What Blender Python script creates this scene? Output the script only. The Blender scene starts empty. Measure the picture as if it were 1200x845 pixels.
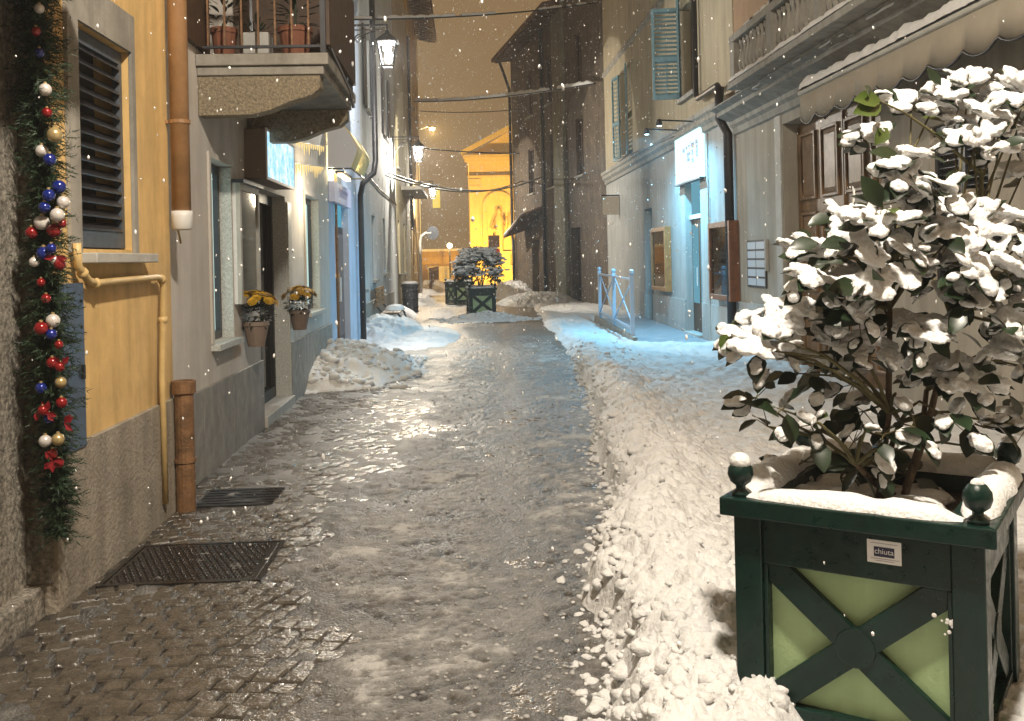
import bpy, math, random
import numpy as np
from mathutils import Vector, Matrix

random.seed(7)
SC = bpy.context.scene
COL = SC.collection
R = math.radians

# ------------------------------------------------------------------ camera
FPX, CX, CY, CAMH = 1150.0, 600.0, 303.0, 1.6          # photo pixels (1200 x 845)
PSI, ROLL = math.atan(55 / 1150), R(-1.3)
cam = bpy.data.cameras.new('camera')
camo = bpy.data.objects.new('camera', cam)
COL.objects.link(camo)
camo.matrix_world = (Matrix.Translation((0, 0, CAMH)) @ Matrix.Rotation(-PSI, 4, 'Z')
                     @ Matrix.Rotation(R(90), 4, 'X') @ Matrix.Rotation(ROLL, 4, 'Z'))
cam.sensor_fit = 'HORIZONTAL'
cam.sensor_width = 36
cam.lens = 36 * FPX / 1200
cam.shift_y = -(845 / 2 - CY) / 1200
cam.clip_start, cam.clip_end = 0.05, 2000
SC.camera = camo

# ------------------------------------------------------------------ night sky and exposure
world = bpy.data.worlds.new('World')
SC.world = world
world.use_nodes = True
bg = world.node_tree.nodes['Background']
bg.inputs['Color'].default_value = (0.205, 0.128, 0.058, 1)      # snow cloud lit by the town's lamps
bg.inputs['Strength'].default_value = 1.0
SC.view_settings.view_transform = 'Standard'
SC.view_settings.look = 'None'
SC.view_settings.exposure = 0.35
SC.view_settings.gamma = 1.0
SC.cycles.use_denoising = True
SC.cycles.max_bounces = 5
SC.cycles.diffuse_bounces = 2
SC.cycles.glossy_bounces = 2
SC.cycles.volume_bounces = 0
SC.cycles.use_adaptive_sampling = True
SC.cycles.adaptive_threshold = 0.03
SC.cycles.transparent_max_bounces = 12
SC.cycles.sample_clamp_indirect = 3.0
SC.cycles.caustics_reflective = False
SC.cycles.caustics_refractive = False

# lamp powers (W); every lamp is built as a thing further down
POW = dict(pendant=1750, lamp_1=950, lamp_far=800, shop=540, flood=2900, sodium=2600, awning=40)

# ------------------------------------------------------------------ pixel -> world helpers
_f = Vector((math.sin(PSI), math.cos(PSI), 0))
_r0 = Vector((math.cos(PSI), -math.sin(PSI), 0))
_z = Vector((0, 0, 1))
_Rv = _r0 * math.cos(ROLL) + _z * math.sin(ROLL)
_Uv = -_r0 * math.sin(ROLL) + _z * math.cos(ROLL)
CAM = Vector((0, 0, CAMH))


def ray(px, py):
    return _f + _Rv * ((px - CX) / FPX) - _Uv * ((py - CY) / FPX)


def on(ax, px, py, v):
    d = ray(px, py)
    return CAM + d * ((v - CAM[ax]) / d[ax])


def onX(px, py, v): return on(0, px, py, v)
def onY(px, py, v): return on(1, px, py, v)
def onZ(px, py, v=0.0): return on(2, px, py, v)


# ------------------------------------------------------------------ materials
MATS = {}


def mat(name, col, rough=0.7, metal=0.0, var=0.0, vscale=3.0, bump=0.0, bscale=40.0, emit=None, estr=0.0,
        col2=None, spec=0.5, sss=0.0, coat=0.0, stain=0.0, rvar=0.0):
    if name in MATS:
        return MATS[name]
    m = bpy.data.materials.new(name)
    m.use_nodes = True
    nt = m.node_tree
    N, Lk = nt.nodes, nt.links
    b = N['Principled BSDF']
    b.inputs['Base Color'].default_value = (*col, 1)
    b.inputs['Roughness'].default_value = rough
    b.inputs['Metallic'].default_value = metal
    b.inputs['Specular IOR Level'].default_value = spec
    if coat:
        b.inputs['Coat Weight'].default_value = coat
    if sss:
        b.inputs['Subsurface Weight'].default_value = sss
        b.inputs['Subsurface Radius'].default_value = (0.02, 0.018, 0.016)
        b.inputs['Subsurface Scale'].default_value = 0.6
    if emit:
        b.inputs['Emission Color'].default_value = (*emit, 1)
        b.inputs['Emission Strength'].default_value = estr
    if var or bump or stain or rvar:
        tc = N.new('ShaderNodeTexCoord')
        geo = N.new('ShaderNodeNewGeometry')
    if var or stain:
        n1 = N.new('ShaderNodeTexNoise')
        n1.inputs['Scale'].default_value = vscale
        n1.inputs['Detail'].default_value = 7
        n1.inputs['Roughness'].default_value = 0.65
        Lk.new(geo.outputs['Position'], n1.inputs['Vector'])
        rp = N.new('ShaderNodeValToRGB')
        c2 = col2 if col2 else tuple(c * (1 - var) for c in col)
        c1 = tuple(min(1, c * (1 + var * 0.4)) for c in col)
        rp.color_ramp.elements[0].position, rp.color_ramp.elements[1].position = 0.32, 0.68
        rp.color_ramp.elements[0].color = (*c2, 1)
        rp.color_ramp.elements[1].color = (*c1, 1)
        Lk.new(n1.outputs['Fac'], rp.inputs['Fac'])
        outc = rp.outputs['Color']
        if stain:   # streaky damp stains running down the plaster
            mp = N.new('ShaderNodeMapping')
            mp.inputs['Scale'].default_value = (5.0, 5.0, 0.55)
            Lk.new(geo.outputs['Position'], mp.inputs['Vector'])
            n2 = N.new('ShaderNodeTexNoise')
            n2.inputs['Scale'].default_value = 1.2
            n2.inputs['Detail'].default_value = 8
            n2.inputs['Roughness'].default_value = 0.6
            Lk.new(mp.outputs['Vector'], n2.inputs['Vector'])
            r2 = N.new('ShaderNodeValToRGB')
            r2.color_ramp.elements[0].position, r2.color_ramp.elements[1].position = 0.36, 0.6
            k = 1 - stain
            r2.color_ramp.elements[0].color = (k, k, k * 0.98, 1)
            r2.color_ramp.elements[1].color = (1, 1, 1, 1)
            Lk.new(n2.outputs['Fac'], r2.inputs['Fac'])
            mx = N.new('ShaderNodeMix')
            mx.data_type = 'RGBA'
            mx.blend_type = 'MULTIPLY'
            mx.inputs['Factor'].default_value = 1
            Lk.new(outc, mx.inputs['A'])
            Lk.new(r2.outputs['Color'], mx.inputs['B'])
            outc = mx.outputs['Result']
        Lk.new(outc, b.inputs['Base Color'])
    if rvar:
        n4 = N.new('ShaderNodeTexNoise')
        n4.inputs['Scale'].default_value = vscale * 2.3
        n4.inputs['Detail'].default_value = 5
        Lk.new(geo.outputs['Position'], n4.inputs['Vector'])
        mr = N.new('ShaderNodeMapRange')
        mr.inputs['From Min'].default_value, mr.inputs['From Max'].default_value = 0.3, 0.7
        mr.inputs['To Min'].default_value, mr.inputs['To Max'].default_value = max(0.03, rough - rvar), min(1, rough + rvar)
        Lk.new(n4.outputs['Fac'], mr.inputs['Value'])
        Lk.new(mr.outputs['Result'], b.inputs['Roughness'])
    if bump:
        n3 = N.new('ShaderNodeTexNoise')
        n3.inputs['Scale'].default_value = bscale
        n3.inputs['Detail'].default_value = 5
        Lk.new(geo.outputs['Position'], n3.inputs['Vector'])
        bp = N.new('ShaderNodeBump')
        bp.inputs['Strength'].default_value = bump
        bp.inputs['Distance'].default_value = 0.02
        Lk.new(n3.outputs['Fac'], bp.inputs['Height'])
        Lk.new(bp.outputs['Normal'], b.inputs['Normal'])
    MATS[name] = m
    return m


def glass_mat(name, tint=(0.9, 0.95, 1), trans=0.8, rough=0.05):
    if name in MATS:
        return MATS[name]
    m = bpy.data.materials.new(name)
    m.use_nodes = True
    nt = m.node_tree
    N, Lk = nt.nodes, nt.links
    for n in list(N):
        if n.type != 'OUTPUT_MATERIAL':
            N.remove(n)
    out = [n for n in N if n.type == 'OUTPUT_MATERIAL'][0]
    tr = N.new('ShaderNodeBsdfTransparent')
    tr.inputs['Color'].default_value = (*tint, 1)
    gl = N.new('ShaderNodeBsdfGlossy')
    gl.inputs['Roughness'].default_value = rough
    gl.inputs['Color'].default_value = (0.9, 0.9, 0.9, 1)
    fr = N.new('ShaderNodeFresnel')
    fr.inputs['IOR'].default_value = 1.5
    ad = N.new('ShaderNodeMath')
    ad.operation = 'MAXIMUM'
    ad.inputs[1].default_value = 1 - trans
    Lk.new(fr.outputs[0], ad.inputs[0])
    mx = N.new('ShaderNodeMixShader')
    Lk.new(ad.outputs[0], mx.inputs[0])
    Lk.new(tr.outputs[0], mx.inputs[1])
    Lk.new(gl.outputs[0], mx.inputs[2])
    Lk.new(mx.outputs[0], out.inputs['Surface'])
    MATS[name] = m
    return m


def emit_mat(name, col, s, noise=None):
    if name in MATS:
        return MATS[name]
    m = bpy.data.materials.new(name)
    m.use_nodes = True
    nt = m.node_tree
    N, Lk = nt.nodes, nt.links
    N.remove(N['Principled BSDF'])
    out = N['Material Output']
    e = N.new('ShaderNodeEmission')
    e.inputs['Color'].default_value = (*col, 1)
    e.inputs['Strength'].default_value = s
    if noise:          # flat print on a backlit panel
        geo = N.new('ShaderNodeNewGeometry')
        n = N.new('ShaderNodeTexNoise')
        n.inputs['Scale'].default_value = noise[0]
        n.inputs['Detail'].default_value = 6
        n.inputs['Roughness'].default_value = 0.7
        Lk.new(geo.outputs['Position'], n.inputs['Vector'])
        rp = N.new('ShaderNodeValToRGB')
        cols = noise[1]
        els = rp.color_ramp.elements
        while len(els) < len(cols):
            els.new(0.5)
        for i, c in enumerate(cols):
            els[i].position = 0.3 + 0.4 * i / (len(cols) - 1)
            els[i].color = (*c, 1)
        Lk.new(n.outputs['Fac'], rp.inputs['Fac'])
        Lk.new(rp.outputs['Color'], e.inputs['Color'])
    Lk.new(e.outputs[0], out.inputs['Surface'])
    MATS[name] = m
    return m


M = dict(
    yellow=mat('yellow_plaster', (0.78, 0.52, 0.21), 0.85, var=0.24, vscale=2.2, bump=0.16, bscale=14, stain=0.24),
    dado=mat('rough_dado_plaster', (0.36, 0.315, 0.25), 0.85, var=0.3, vscale=4, bump=0.5, bscale=40, stain=0.3),
    grey=mat('grey_beige_plaster', (0.60, 0.565, 0.52), 0.85, var=0.12, vscale=2, bump=0.10, bscale=25, stain=0.14),
    slab=mat('grey_stone_slab', (0.32, 0.30, 0.265), 0.55, var=0.35, vscale=7, bump=0.12, bscale=30, stain=0.2),
    shopblue=mat('pale_blue_plaster', (0.48, 0.57, 0.72), 0.8, var=0.12, vscale=2, bump=0.1, stain=0.15),
    pale=mat('pale_cool_plaster', (0.52, 0.54, 0.54), 0.85, var=0.15, vscale=1.5, bump=0.1, stain=0.25),
    sand=mat('sand_plaster', (0.46, 0.40, 0.25), 0.85, var=0.2, vscale=1.5, bump=0.1, stain=0.25),
    ochre=mat('ochre_plaster', (0.58, 0.38, 0.14), 0.85, var=0.2, vscale=1.5, bump=0.1, stain=0.2),
    church=mat('church_plaster', (0.70, 0.52, 0.20), 0.85, var=0.12, vscale=1.2, bump=0.1, stain=0.12),
    cream=mat('cream_plaster', (0.44, 0.37, 0.25), 0.85, var=0.14, vscale=1.4, bump=0.1, stain=0.22),
    lowgrey=mat('painted_grey_plaster', (0.42, 0.42, 0.40), 0.8, var=0.14, vscale=1.6, bump=0.1, stain=0.2),
    rightb=mat('warm_grey_plaster', (0.38, 0.345, 0.285), 0.85, var=0.14, vscale=1.6, bump=0.12, stain=0.2),
    brownst=mat('dark_brown_stone', (0.135, 0.10, 0.068), 0.85, var=0.5, vscale=3.5, bump=0.8, bscale=9, stain=0.4),
    greenst=mat('moss_grey_plaster', (0.20, 0.19, 0.135), 0.85, var=0.35, vscale=3, bump=0.3, bscale=14, stain=0.35),
    granite=mat('speckled_granite', (0.34, 0.31, 0.26), 0.7, var=0.75, vscale=38, bump=0.5, bscale=60, stain=0.5),
    stucco=mat('pebbledash_stone', (0.30, 0.25, 0.17), 0.8, var=0.6, vscale=45, bump=0.8, bscale=70),
    terrazzo=mat('speckled_marble', (0.56, 0.58, 0.55), 0.4, var=0.4, vscale=60, bump=0.05),
    stone=mat('grey_stone_trim', (0.33, 0.31, 0.27), 0.75, var=0.25, vscale=5, bump=0.2, bscale=30, stain=0.3),
    palestone=mat('pale_stone_trim', (0.46, 0.45, 0.41), 0.7, var=0.2, vscale=5, bump=0.15, bscale=30),
    copper=mat('painted_drainpipe', (0.35, 0.195, 0.085), 0.5, var=0.25, vscale=7, bump=0.05),
    castiron=mat('rusty_cast_iron', (0.22, 0.115, 0.05), 0.6, var=0.5, vscale=12, bump=0.3, bscale=60),
    gas=mat('yellow_gas_pipe', (0.62, 0.44, 0.19), 0.5, var=0.15, vscale=9),
    blackm=mat('black_metal', (0.018, 0.018, 0.020), 0.45, metal=0.2, bump=0.05),
    dkgrey=mat('dark_grey_metal', (0.06, 0.065, 0.075), 0.4, metal=0.5, var=0.2, vscale=8),
    bluemetal=mat('blue_grey_steel_sheet', (0.15, 0.19, 0.26), 0.35, metal=0.7, var=0.2, vscale=3, rvar=0.1),
    shutdark=mat('dark_green_shutter_paint', (0.020, 0.021, 0.026), 0.35, var=0.3, vscale=10),
    shutframe=mat('weathered_shutter_edge', (0.075, 0.09, 0.11), 0.5, var=0.3, vscale=15),
    shutblue=mat('blue_green_shutter_paint', (0.13, 0.25, 0.29), 0.5, var=0.25, vscale=9),
    wood=mat('varnished_door_wood', (0.26, 0.150, 0.068), 0.42, var=0.45, vscale=6, bump=0.1, bscale=50, stain=0.25),
    woodorange=mat('orange_pine_wood', (0.38, 0.15, 0.045), 0.45, var=0.35, vscale=8),  # orange wood of one notice case
    wooddark=mat('dark_brown_board', (0.075, 0.042, 0.022), 0.6, var=0.4, vscale=8, bump=0.1),
    terracotta=mat('terracotta', (0.20, 0.075, 0.04), 0.8, var=0.25, vscale=9),
    potbrown=mat('taupe_pot_plastic', (0.22, 0.165, 0.13), 0.6, var=0.15, vscale=6),
    green=mat('bottle_green_paint', (0.0026, 0.021, 0.0155), 0.36, var=0.3, vscale=14, bump=0.06, bscale=120, rvar=0.12, stain=0.3, spec=0.35),
    pgreen=mat('light_green_panel', (0.36, 0.49, 0.25), 0.6, var=0.14, vscale=5, bump=0.08, bscale=90, stain=0.18),
    soil=mat('wet_soil', (0.055, 0.036, 0.022), 0.75, var=0.5, vscale=20, bump=0.8, bscale=40),
    bark=mat('bark', (0.10, 0.065, 0.035), 0.8, var=0.4, vscale=20, bump=0.5, bscale=80),
    stem=mat('green_stem', (0.10, 0.085, 0.03), 0.7, var=0.3, vscale=20),
    leaf=mat('camellia_leaf', (0.012, 0.026, 0.009), 0.36, var=0.55, vscale=9, spec=0.5),
    leaflight=mat('young_camellia_leaf', (0.055, 0.085, 0.014), 0.35, var=0.3, vscale=9),
    needle=mat('garland_needle', (0.022, 0.050, 0.020), 0.6, var=0.6, vscale=20),
    snow=mat('snow', (0.70, 0.70, 0.695), 0.6, var=0.06, vscale=6, bump=0.5, bscale=70, sss=0.25),
    snowdirty=mat('trodden_snow', (0.64, 0.637, 0.63), 0.6, var=0.10, vscale=3.2, bump=0.7, bscale=42),
    red=mat('red_bauble', (0.26, 0.008, 0.010), 0.16, metal=0.35, coat=0.6),
    blue=mat('blue_bauble', (0.010, 0.025, 0.22), 0.16, metal=0.35, coat=0.6),
    silver=mat('pearl_bauble', (0.66, 0.62, 0.58), 0.25, metal=0.25),
    gold=mat('champagne_bauble', (0.50, 0.38, 0.18), 0.3, metal=0.5),
    white=mat('white_paint', (0.72, 0.72, 0.70), 0.5),
    whitepaper=mat('white_paper', (0.74, 0.72, 0.70), 0.7, var=0.1, vscale=20),
    poster=mat('pinned_papers', (0.50, 0.44, 0.40), 0.7, var=0.8, vscale=7, col2=(0.10, 0.07, 0.07)),
    navy=mat('navy_print', (0.015, 0.013, 0.05), 0.6),
    cable=mat('black_cable', (0.012, 0.012, 0.012), 0.6),
    wetstone=mat('wet_porphyry', (0.095, 0.080, 0.062), 0.2, var=0.5, vscale=14, bump=0.35, bscale=60, rvar=0.12),
    iron=mat('wet_cast_iron', (0.030, 0.026, 0.024), 0.16, metal=0.4, var=0.3, vscale=20, bump=0.1),
    interior=mat('dim_interior', (0.05, 0.05, 0.05), 0.9),
    glassd=mat('dark_window_glass', (0.012, 0.014, 0.018), 0.06, spec=0.8),
    fabric=mat('beige_awning_cloth', (0.34, 0.30, 0.235), 0.9, var=0.12, vscale=3, bump=0.1, bscale=60),
    flower=mat('yellow_chrysanthemum', (0.62, 0.36, 0.015), 0.7, var=0.35, vscale=30),
    rooft=mat('roof_tiles', (0.12, 0.06, 0.035), 0.8, var=0.4, vscale=5, bump=0.5, bscale=20),
    mustard=mat('mustard_sign_paint', (0.6, 0.4, 0.05), 0.6),
    redsign=mat('red_sign_paint', (0.5, 0.03, 0.02), 0.5),
    asphalt=mat('wet_asphalt', (0.05, 0.045, 0.04), 0.35, var=0.3, vscale=10, bump=0.4, bscale=60),
)
M['glass'] = glass_mat('clear_glass')
M['lampglass'] = glass_mat('lantern_glass', (0.97, 0.97, 0.95), 0.93, 0.1)


# ------------------------------------------------------------------ mesh builder
class MB:
    def __init__(s):
        s.v, s.f, s.mi = [], [], []
        s.cur = 0

    def add(s, vs, fs):
        o = len(s.v)
        s.v.extend([tuple(p) for p in vs])
        for f in fs:
            s.f.append(tuple(i + o for i in f))
            s.mi.append(s.cur)
        return s

    def hexa(s, c):
        return s.add(c, [(0, 3, 2, 1), (4, 5, 6, 7), (0, 1, 5, 4), (1, 2, 6, 5), (2, 3, 7, 6), (3, 0, 4, 7)])

    def box(s, x0, x1, y0, y1, z0, z1):
        return s.hexa([(x0, y0, z0), (x1, y0, z0), (x1, y1, z0), (x0, y1, z0),
                       (x0, y0, z1), (x1, y0, z1), (x1, y1, z1), (x0, y1, z1)])

    def bar(s, a, b, w, h, up=(0, 0, 1)):
        a, b = Vector(a), Vector(b)
        d = (b - a).normalized()
        u = Vector(up)
        x = d.cross(u)
        if x.length < 1e-4:
            x = d.cross(Vector((1, 0, 0)))
        x.normalize()
        y = x.cross(d).normalized()
        x, y = x * w / 2, y * h / 2
        return s.hexa([a - x - y, a + x - y, a + x + y, a - x + y, b - x - y, b + x - y, b + x + y, b - x + y])

    def tube(s, pts, r, seg=8, caps=True):
        pts = [Vector(p) for p in pts]
        n = len(pts)
        rs = r if isinstance(r, (list, tuple)) else [r] * n
        vs, fs = [], []
        ref = None
        for i, p in enumerate(pts):
            t = (pts[min(i + 1, n - 1)] - pts[max(i - 1, 0)])
            if t.length < 1e-7:
                t = Vector((0, 0, 1))
            t.normalize()
            if ref is None:
                ref = Vector((1, 0, 0)) if abs(t.x) < 0.9 else Vector((0, 1, 0))
            x = (ref - t * ref.dot(t))
            if x.length < 1e-5:
                x = t.orthogonal()
            x.normalize()
            ref = x
            y = t.cross(x)
            for k in range(seg):
                a = 2 * math.pi * k / seg
                vs.append(p + (x * math.cos(a) + y * math.sin(a)) * rs[i])
        for i in range(n - 1):
            for k in range(seg):
                k2 = (k + 1) % seg
                fs.append((i * seg + k, i * seg + k2, (i + 1) * seg + k2, (i + 1) * seg + k))
        if caps:
            fs.append(tuple(range(seg - 1, -1, -1)))
            fs.append(tuple((n - 1) * seg + k for k in range(seg)))
        return s.add(vs, fs)

    def lathe(s, c, prof, seg=12, axis=None):
        c = Vector(c)
        vs, fs = [], []
        for (r, z) in prof:
            for k in range(seg):
                a = 2 * math.pi * k / seg
                vs.append(c + Vector((r * math.cos(a), r * math.sin(a), z)))
        n = len(prof)
        for i in range(n - 1):
            for k in range(seg):
                k2 = (k + 1) % seg
                fs.append((i * seg + k, i * seg + k2, (i + 1) * seg + k2, (i + 1) * seg + k))
        fs.append(tuple(range(seg - 1, -1, -1)))
        fs.append(tuple((n - 1) * seg + k for k in range(seg)))
        return s.add(vs, fs)

    def ball(s, c, r, seg=12, rings=7, sq=(1, 1, 1)):
        prof = []
        vs, fs = [], []
        c = Vector(c)
        for i in range(1, rings):
            a = math.pi * i / rings
            for k in range(seg):
                b = 2 * math.pi * k / seg
                vs.append(c + Vector((r * sq[0] * math.sin(a) * math.cos(b), r * sq[1] * math.sin(a) * math.sin(b), -r * sq[2] * math.cos(a))))
        for i in range(rings - 2):
            for k in range(seg):
                k2 = (k + 1) % seg
                fs.append((i * seg + k, i * seg + k2, (i + 1) * seg + k2, (i + 1) * seg + k))
        b0 = len(vs)
        vs.append(c + Vector((0, 0, -r * sq[2])))
        vs.append(c + Vector((0, 0, r * sq[2])))
        for k in range(seg):
            k2 = (k + 1) % seg
            fs.append((b0, k2, k))
            fs.append((b0 + 1, (rings - 2) * seg + k, (rings - 2) * seg + k2))
        return s.add(vs, fs)

    def prism(s, poly, off):
        """poly: list of 3D points, off: extrusion vector"""
        n = len(poly)
        off = Vector(off)
        vs = [Vector(p) for p in poly] + [Vector(p) + off for p in poly]
        fs = [tuple(range(n - 1, -1, -1)), tuple(range(n, 2 * n))]
        for i in range(n):
            j = (i + 1) % n
            fs.append((i, j, n + j, n + i))
        return s.add(vs, fs)

    def build(s, name, m, parent=None, smooth=False, bevel=0.0, local=False, kind=None, label=None):
        off = Vector((0, 0, 0))
        if parent is not None and not local:
            p = parent
            while p is not None:
                off += p.location
                p = p.parent
        me = bpy.data.meshes.new(name)
        me.from_pydata([(x - off.x, y - off.y, z - off.z) for x, y, z in s.v], [], s.f)
        ms = m if isinstance(m, (list, tuple)) else [m]
        for q in ms:
            me.materials.append(q)
        if len(ms) > 1:
            me.polygons.foreach_set('material_index', s.mi)
        if smooth:
            me.polygons.foreach_set('use_smooth', [True] * len(me.polygons))
        me.update()
        o = bpy.data.objects.new(name, me)
        COL.objects.link(o)
        if parent is not None:
            o.parent = parent
        if bevel:
            b = o.modifiers.new('bevel', 'BEVEL')
            b.width = bevel
            b.segments = 2
            b.limit_method = 'ANGLE'
            b.angle_limit = R(40)
        if kind:
            o['kind'] = kind
        if label:
            o['label'] = label
        return o


def tag(o, label, cat, group=None):
    o['label'] = label
    o['category'] = cat
    if group:
        o['group'] = group
    return o


def thing(name, label, cat, loc=(0, 0, 0), group=None, rz=0.0):
    o = bpy.data.objects.new(name, None)
    o.empty_display_size = 0.1
    COL.objects.link(o)
    o.location = loc
    o.rotation_euler = (0, 0, rz)
    return tag(o, label, cat, group)


def copy_tree(o, parent=None):
    c = o.copy()
    COL.objects.link(c)
    c.parent = parent
    for ch in list(o.children):
        copy_tree(ch, c)
    return c


def point(name, loc, power, col, parent, radius=0.06, kind='POINT', spot=None, target=None):
    l = bpy.data.lights.new(name, kind)
    l.energy = power
    l.color = col
    if kind in ('POINT', 'SPOT'):
        l.shadow_soft_size = radius
    if kind == 'SPOT':
        l.spot_size = spot
        l.spot_blend = 0.6
    o = bpy.data.objects.new(name, l)
    COL.objects.link(o)
    off = Vector((0, 0, 0))
    p = parent
    while p is not None:
        off += p.location
        p = p.parent
    o.location = Vector(loc) - off
    if target is not None:
        o.rotation_euler = (Vector(target) - Vector(loc)).to_track_quat('-Z', 'Y').to_euler()
    o.parent = parent
    return o


# ------------------------------------------------------------------ facade frame (u along wall, v up, w out of the wall)
class Fac:
    def __init__(s, ox, oy, ux, uy, nx, ny):
        s.o, s.u, s.n = Vector((ox, oy, 0)), Vector((ux, uy, 0)).normalized(), Vector((nx, ny, 0)).normalized()

    def P(s, u, v, w=0.0):
        p = s.o + s.u * u + s.n * w
        return Vector((p.x, p.y, v))

    def px(s, x, y, w=0.0):
        d = ray(x, y)
        t = (w + s.n.dot(s.o - CAM)) / s.n.dot(d)
        p = CAM + d * t
        return s.u.dot(p - s.o), p.z

    def bx(s, mb, u0, u1, v0, v1, w0, w1):
        return mb.hexa([s.P(u0, v0, w0), s.P(u1, v0, w0), s.P(u1, v0, w1), s.P(u0, v0, w1),
                        s.P(u0, v1, w0), s.P(u1, v1, w0), s.P(u1, v1, w1), s.P(u0, v1, w1)])

    def prism(s, mb, poly_uw, v0, v1):
        return mb.prism([s.P(u, v0, w) for u, w in poly_uw], (0, 0, v1 - v0))

    def prof(s, mb, prof_wv, u0, u1):
        """moulding: profile in (w, v) swept along u"""
        return mb.prism([s.P(u0, v, w) for w, v in prof_wv], s.u * (u1 - u0))

    def wall(s, mb, u0, u1, v0, v1, ops=(), depth=0.3, thick=4.0, w=0.0):
        us = sorted({u0, u1, *[max(u0, min(u1, o[0])) for o in ops], *[max(u0, min(u1, o[1])) for o in ops]})
        vs = sorted({v0, v1, *[o[2] for o in ops], *[o[3] for o in ops]})
        for i in range(len(us) - 1):
            for j in range(len(vs) - 1):
                um, vm = (us[i] + us[i + 1]) / 2, (vs[j] + vs[j + 1]) / 2
                if any(o[0] < um < o[1] and o[2] < vm < o[3] for o in ops):
                    continue
                mb.add([s.P(us[i], vs[j], w), s.P(us[i + 1], vs[j], w), s.P(us[i + 1], vs[j + 1], w), s.P(us[i], vs[j + 1], w)], [(0, 1, 2, 3)])
        for (a, b, c, d) in ops:
            A = [s.P(a, c, w), s.P(b, c, w), s.P(b, d, w), s.P(a, d, w)]
            B = [s.P(a, c, w - depth), s.P(b, c, w - depth), s.P(b, d, w - depth), s.P(a, d, w - depth)]
            mb.add(A + B, [(0, 1, 5, 4), (1, 2, 6, 5), (2, 3, 7, 6), (3, 0, 4, 7)])
        # body behind the facade
        t = w - depth - 0.004 if ops else w - 0.3
        s.bx(mb, u0, u1, v0, v1, w - thick, t)
        for uu in (u0, u1):
            mb.add([s.P(uu, v0, w), s.P(uu, v1, w), s.P(uu, v1, t), s.P(uu, v0, t)], [(0, 1, 2, 3)])
        mb.add([s.P(u0, v1, w), s.P(u1, v1, w), s.P(u1, v1, t), s.P(u0, v1, t)], [(0, 1, 2, 3)])
        return mb


# ------------------------------------------------------------------ numpy noise
def _hash(ix, iy, seed):
    h = (ix.astype(np.int64) * 374761393 + iy.astype(np.int64) * 668265263 + seed * 1442695041) & 0xffffffff
    h = ((h ^ (h >> 13)) * 1274126177) & 0xffffffff
    return ((h ^ (h >> 16)) & 0xffff) / 65535.0


def vnoise(x, y, seed=0):
    ix, iy = np.floor(x), np.floor(y)
    fx, fy = x - ix, y - iy
    fx, fy = fx * fx * (3 - 2 * fx), fy * fy * (3 - 2 * fy)
    a, b = _hash(ix, iy, seed), _hash(ix + 1, iy, seed)
    c, d = _hash(ix, iy + 1, seed), _hash(ix + 1, iy + 1, seed)
    return (a * (1 - fx) + b * fx) * (1 - fy) + (c * (1 - fx) + d * fx) * fy


def fbm(x, y, sc, octv=4, seed=0, gain=0.5):
    s, a, t = 0, 1, 0
    for k in range(octv):
        s = s + a * vnoise(x * sc + 13.7 * k, y * sc - 7.1 * k, seed + k)
        t += a
        a *= gain
        sc *= 2.03
    return s / t


def lumps(x, y, sc, seed=0):
    """rounded lumps: 1 at cell points falling to 0 (worley)"""
    gx, gy = x * sc, y * sc
    ix, iy = np.floor(gx), np.floor(gy)
    best = np.full_like(gx, 9.0)
    for dx in (-1, 0, 1):
        for dy in (-1, 0, 1):
            jx, jy = ix + dx, iy + dy
            px = jx + _hash(jx, jy, seed)
            py = jy + _hash(jx, jy, seed + 77)
            rr = 0.55 + 0.6 * _hash(jx, jy, seed + 31)
            d = np.sqrt((gx - px) ** 2 + (gy - py) ** 2) / rr
            best = np.minimum(best, d)
    return np.sqrt(np.clip(1 - best ** 2, 0, 1))


def sstep(a, b, x):
    t = np.clip((x - a) / (b - a), 0, 1)
    return t * t * (3 - 2 * t)


def np_mesh(name, V, Fq, m, smooth=True):
    me = bpy.data.meshes.new(name)
    me.vertices.add(len(V))
    me.vertices.foreach_set('co', V.astype(np.float32).ravel())
    nf = len(Fq)
    k = Fq.shape[1]
    me.loops.add(nf * k)
    me.loops.foreach_set('vertex_index', Fq.astype(np.int32).ravel())
    me.polygons.add(nf)
    me.polygons.foreach_set('loop_start', np.arange(0, nf * k, k, dtype=np.int32))
    me.polygons.foreach_set('loop_total', np.full(nf, k, dtype=np.int32))
    if smooth:
        me.polygons.foreach_set('use_smooth', np.ones(nf, dtype=bool))
    me.materials.append(m)
    me.update()
    me.validate()
    o = bpy.data.objects.new(name, me)
    COL.objects.link(o)
    return o


def grid(name, xs, ys, zf, m, keep=None):
    X, Y = np.meshgrid(xs, ys)
    Z = zf(X, Y)
    V = np.stack([X, Y, Z], -1).reshape(-1, 3)
    nx, ny = len(xs), len(ys)
    i = (np.arange(ny - 1)[:, None] * nx + np.arange(nx - 1)[None, :]).ravel()
    Fq = np.stack([i, i + 1, i + nx + 1, i + nx], -1)
    if keep is not None:
        zz = keep(X, Y, Z).ravel()
        ok = zz[Fq].any(1)
        Fq = Fq[ok]
        used = np.unique(Fq)
        mp = np.full(len(V), -1)
        mp[used] = np.arange(len(used))
        V = V[used]
        Fq = mp[Fq]
    return np_mesh(name, V, Fq, m)


def scatter(name, protoV, protoF, mats_np, m, smooth=True):
    """join many transformed copies of one prototype into one mesh; mats_np: (n,3,4)"""
    A = mats_np[:, :, :3]
    T = mats_np[:, :, 3]
    V = np.einsum('nij,kj->nki', A, protoV) + T[:, None, :]
    n, k = len(mats_np), len(protoV)
    Fq = (protoF[None] + (np.arange(n) * k)[:, None, None]).reshape(-1, protoF.shape[1])
    return np_mesh(name, V.reshape(-1, 3), Fq, m, smooth)


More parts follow.
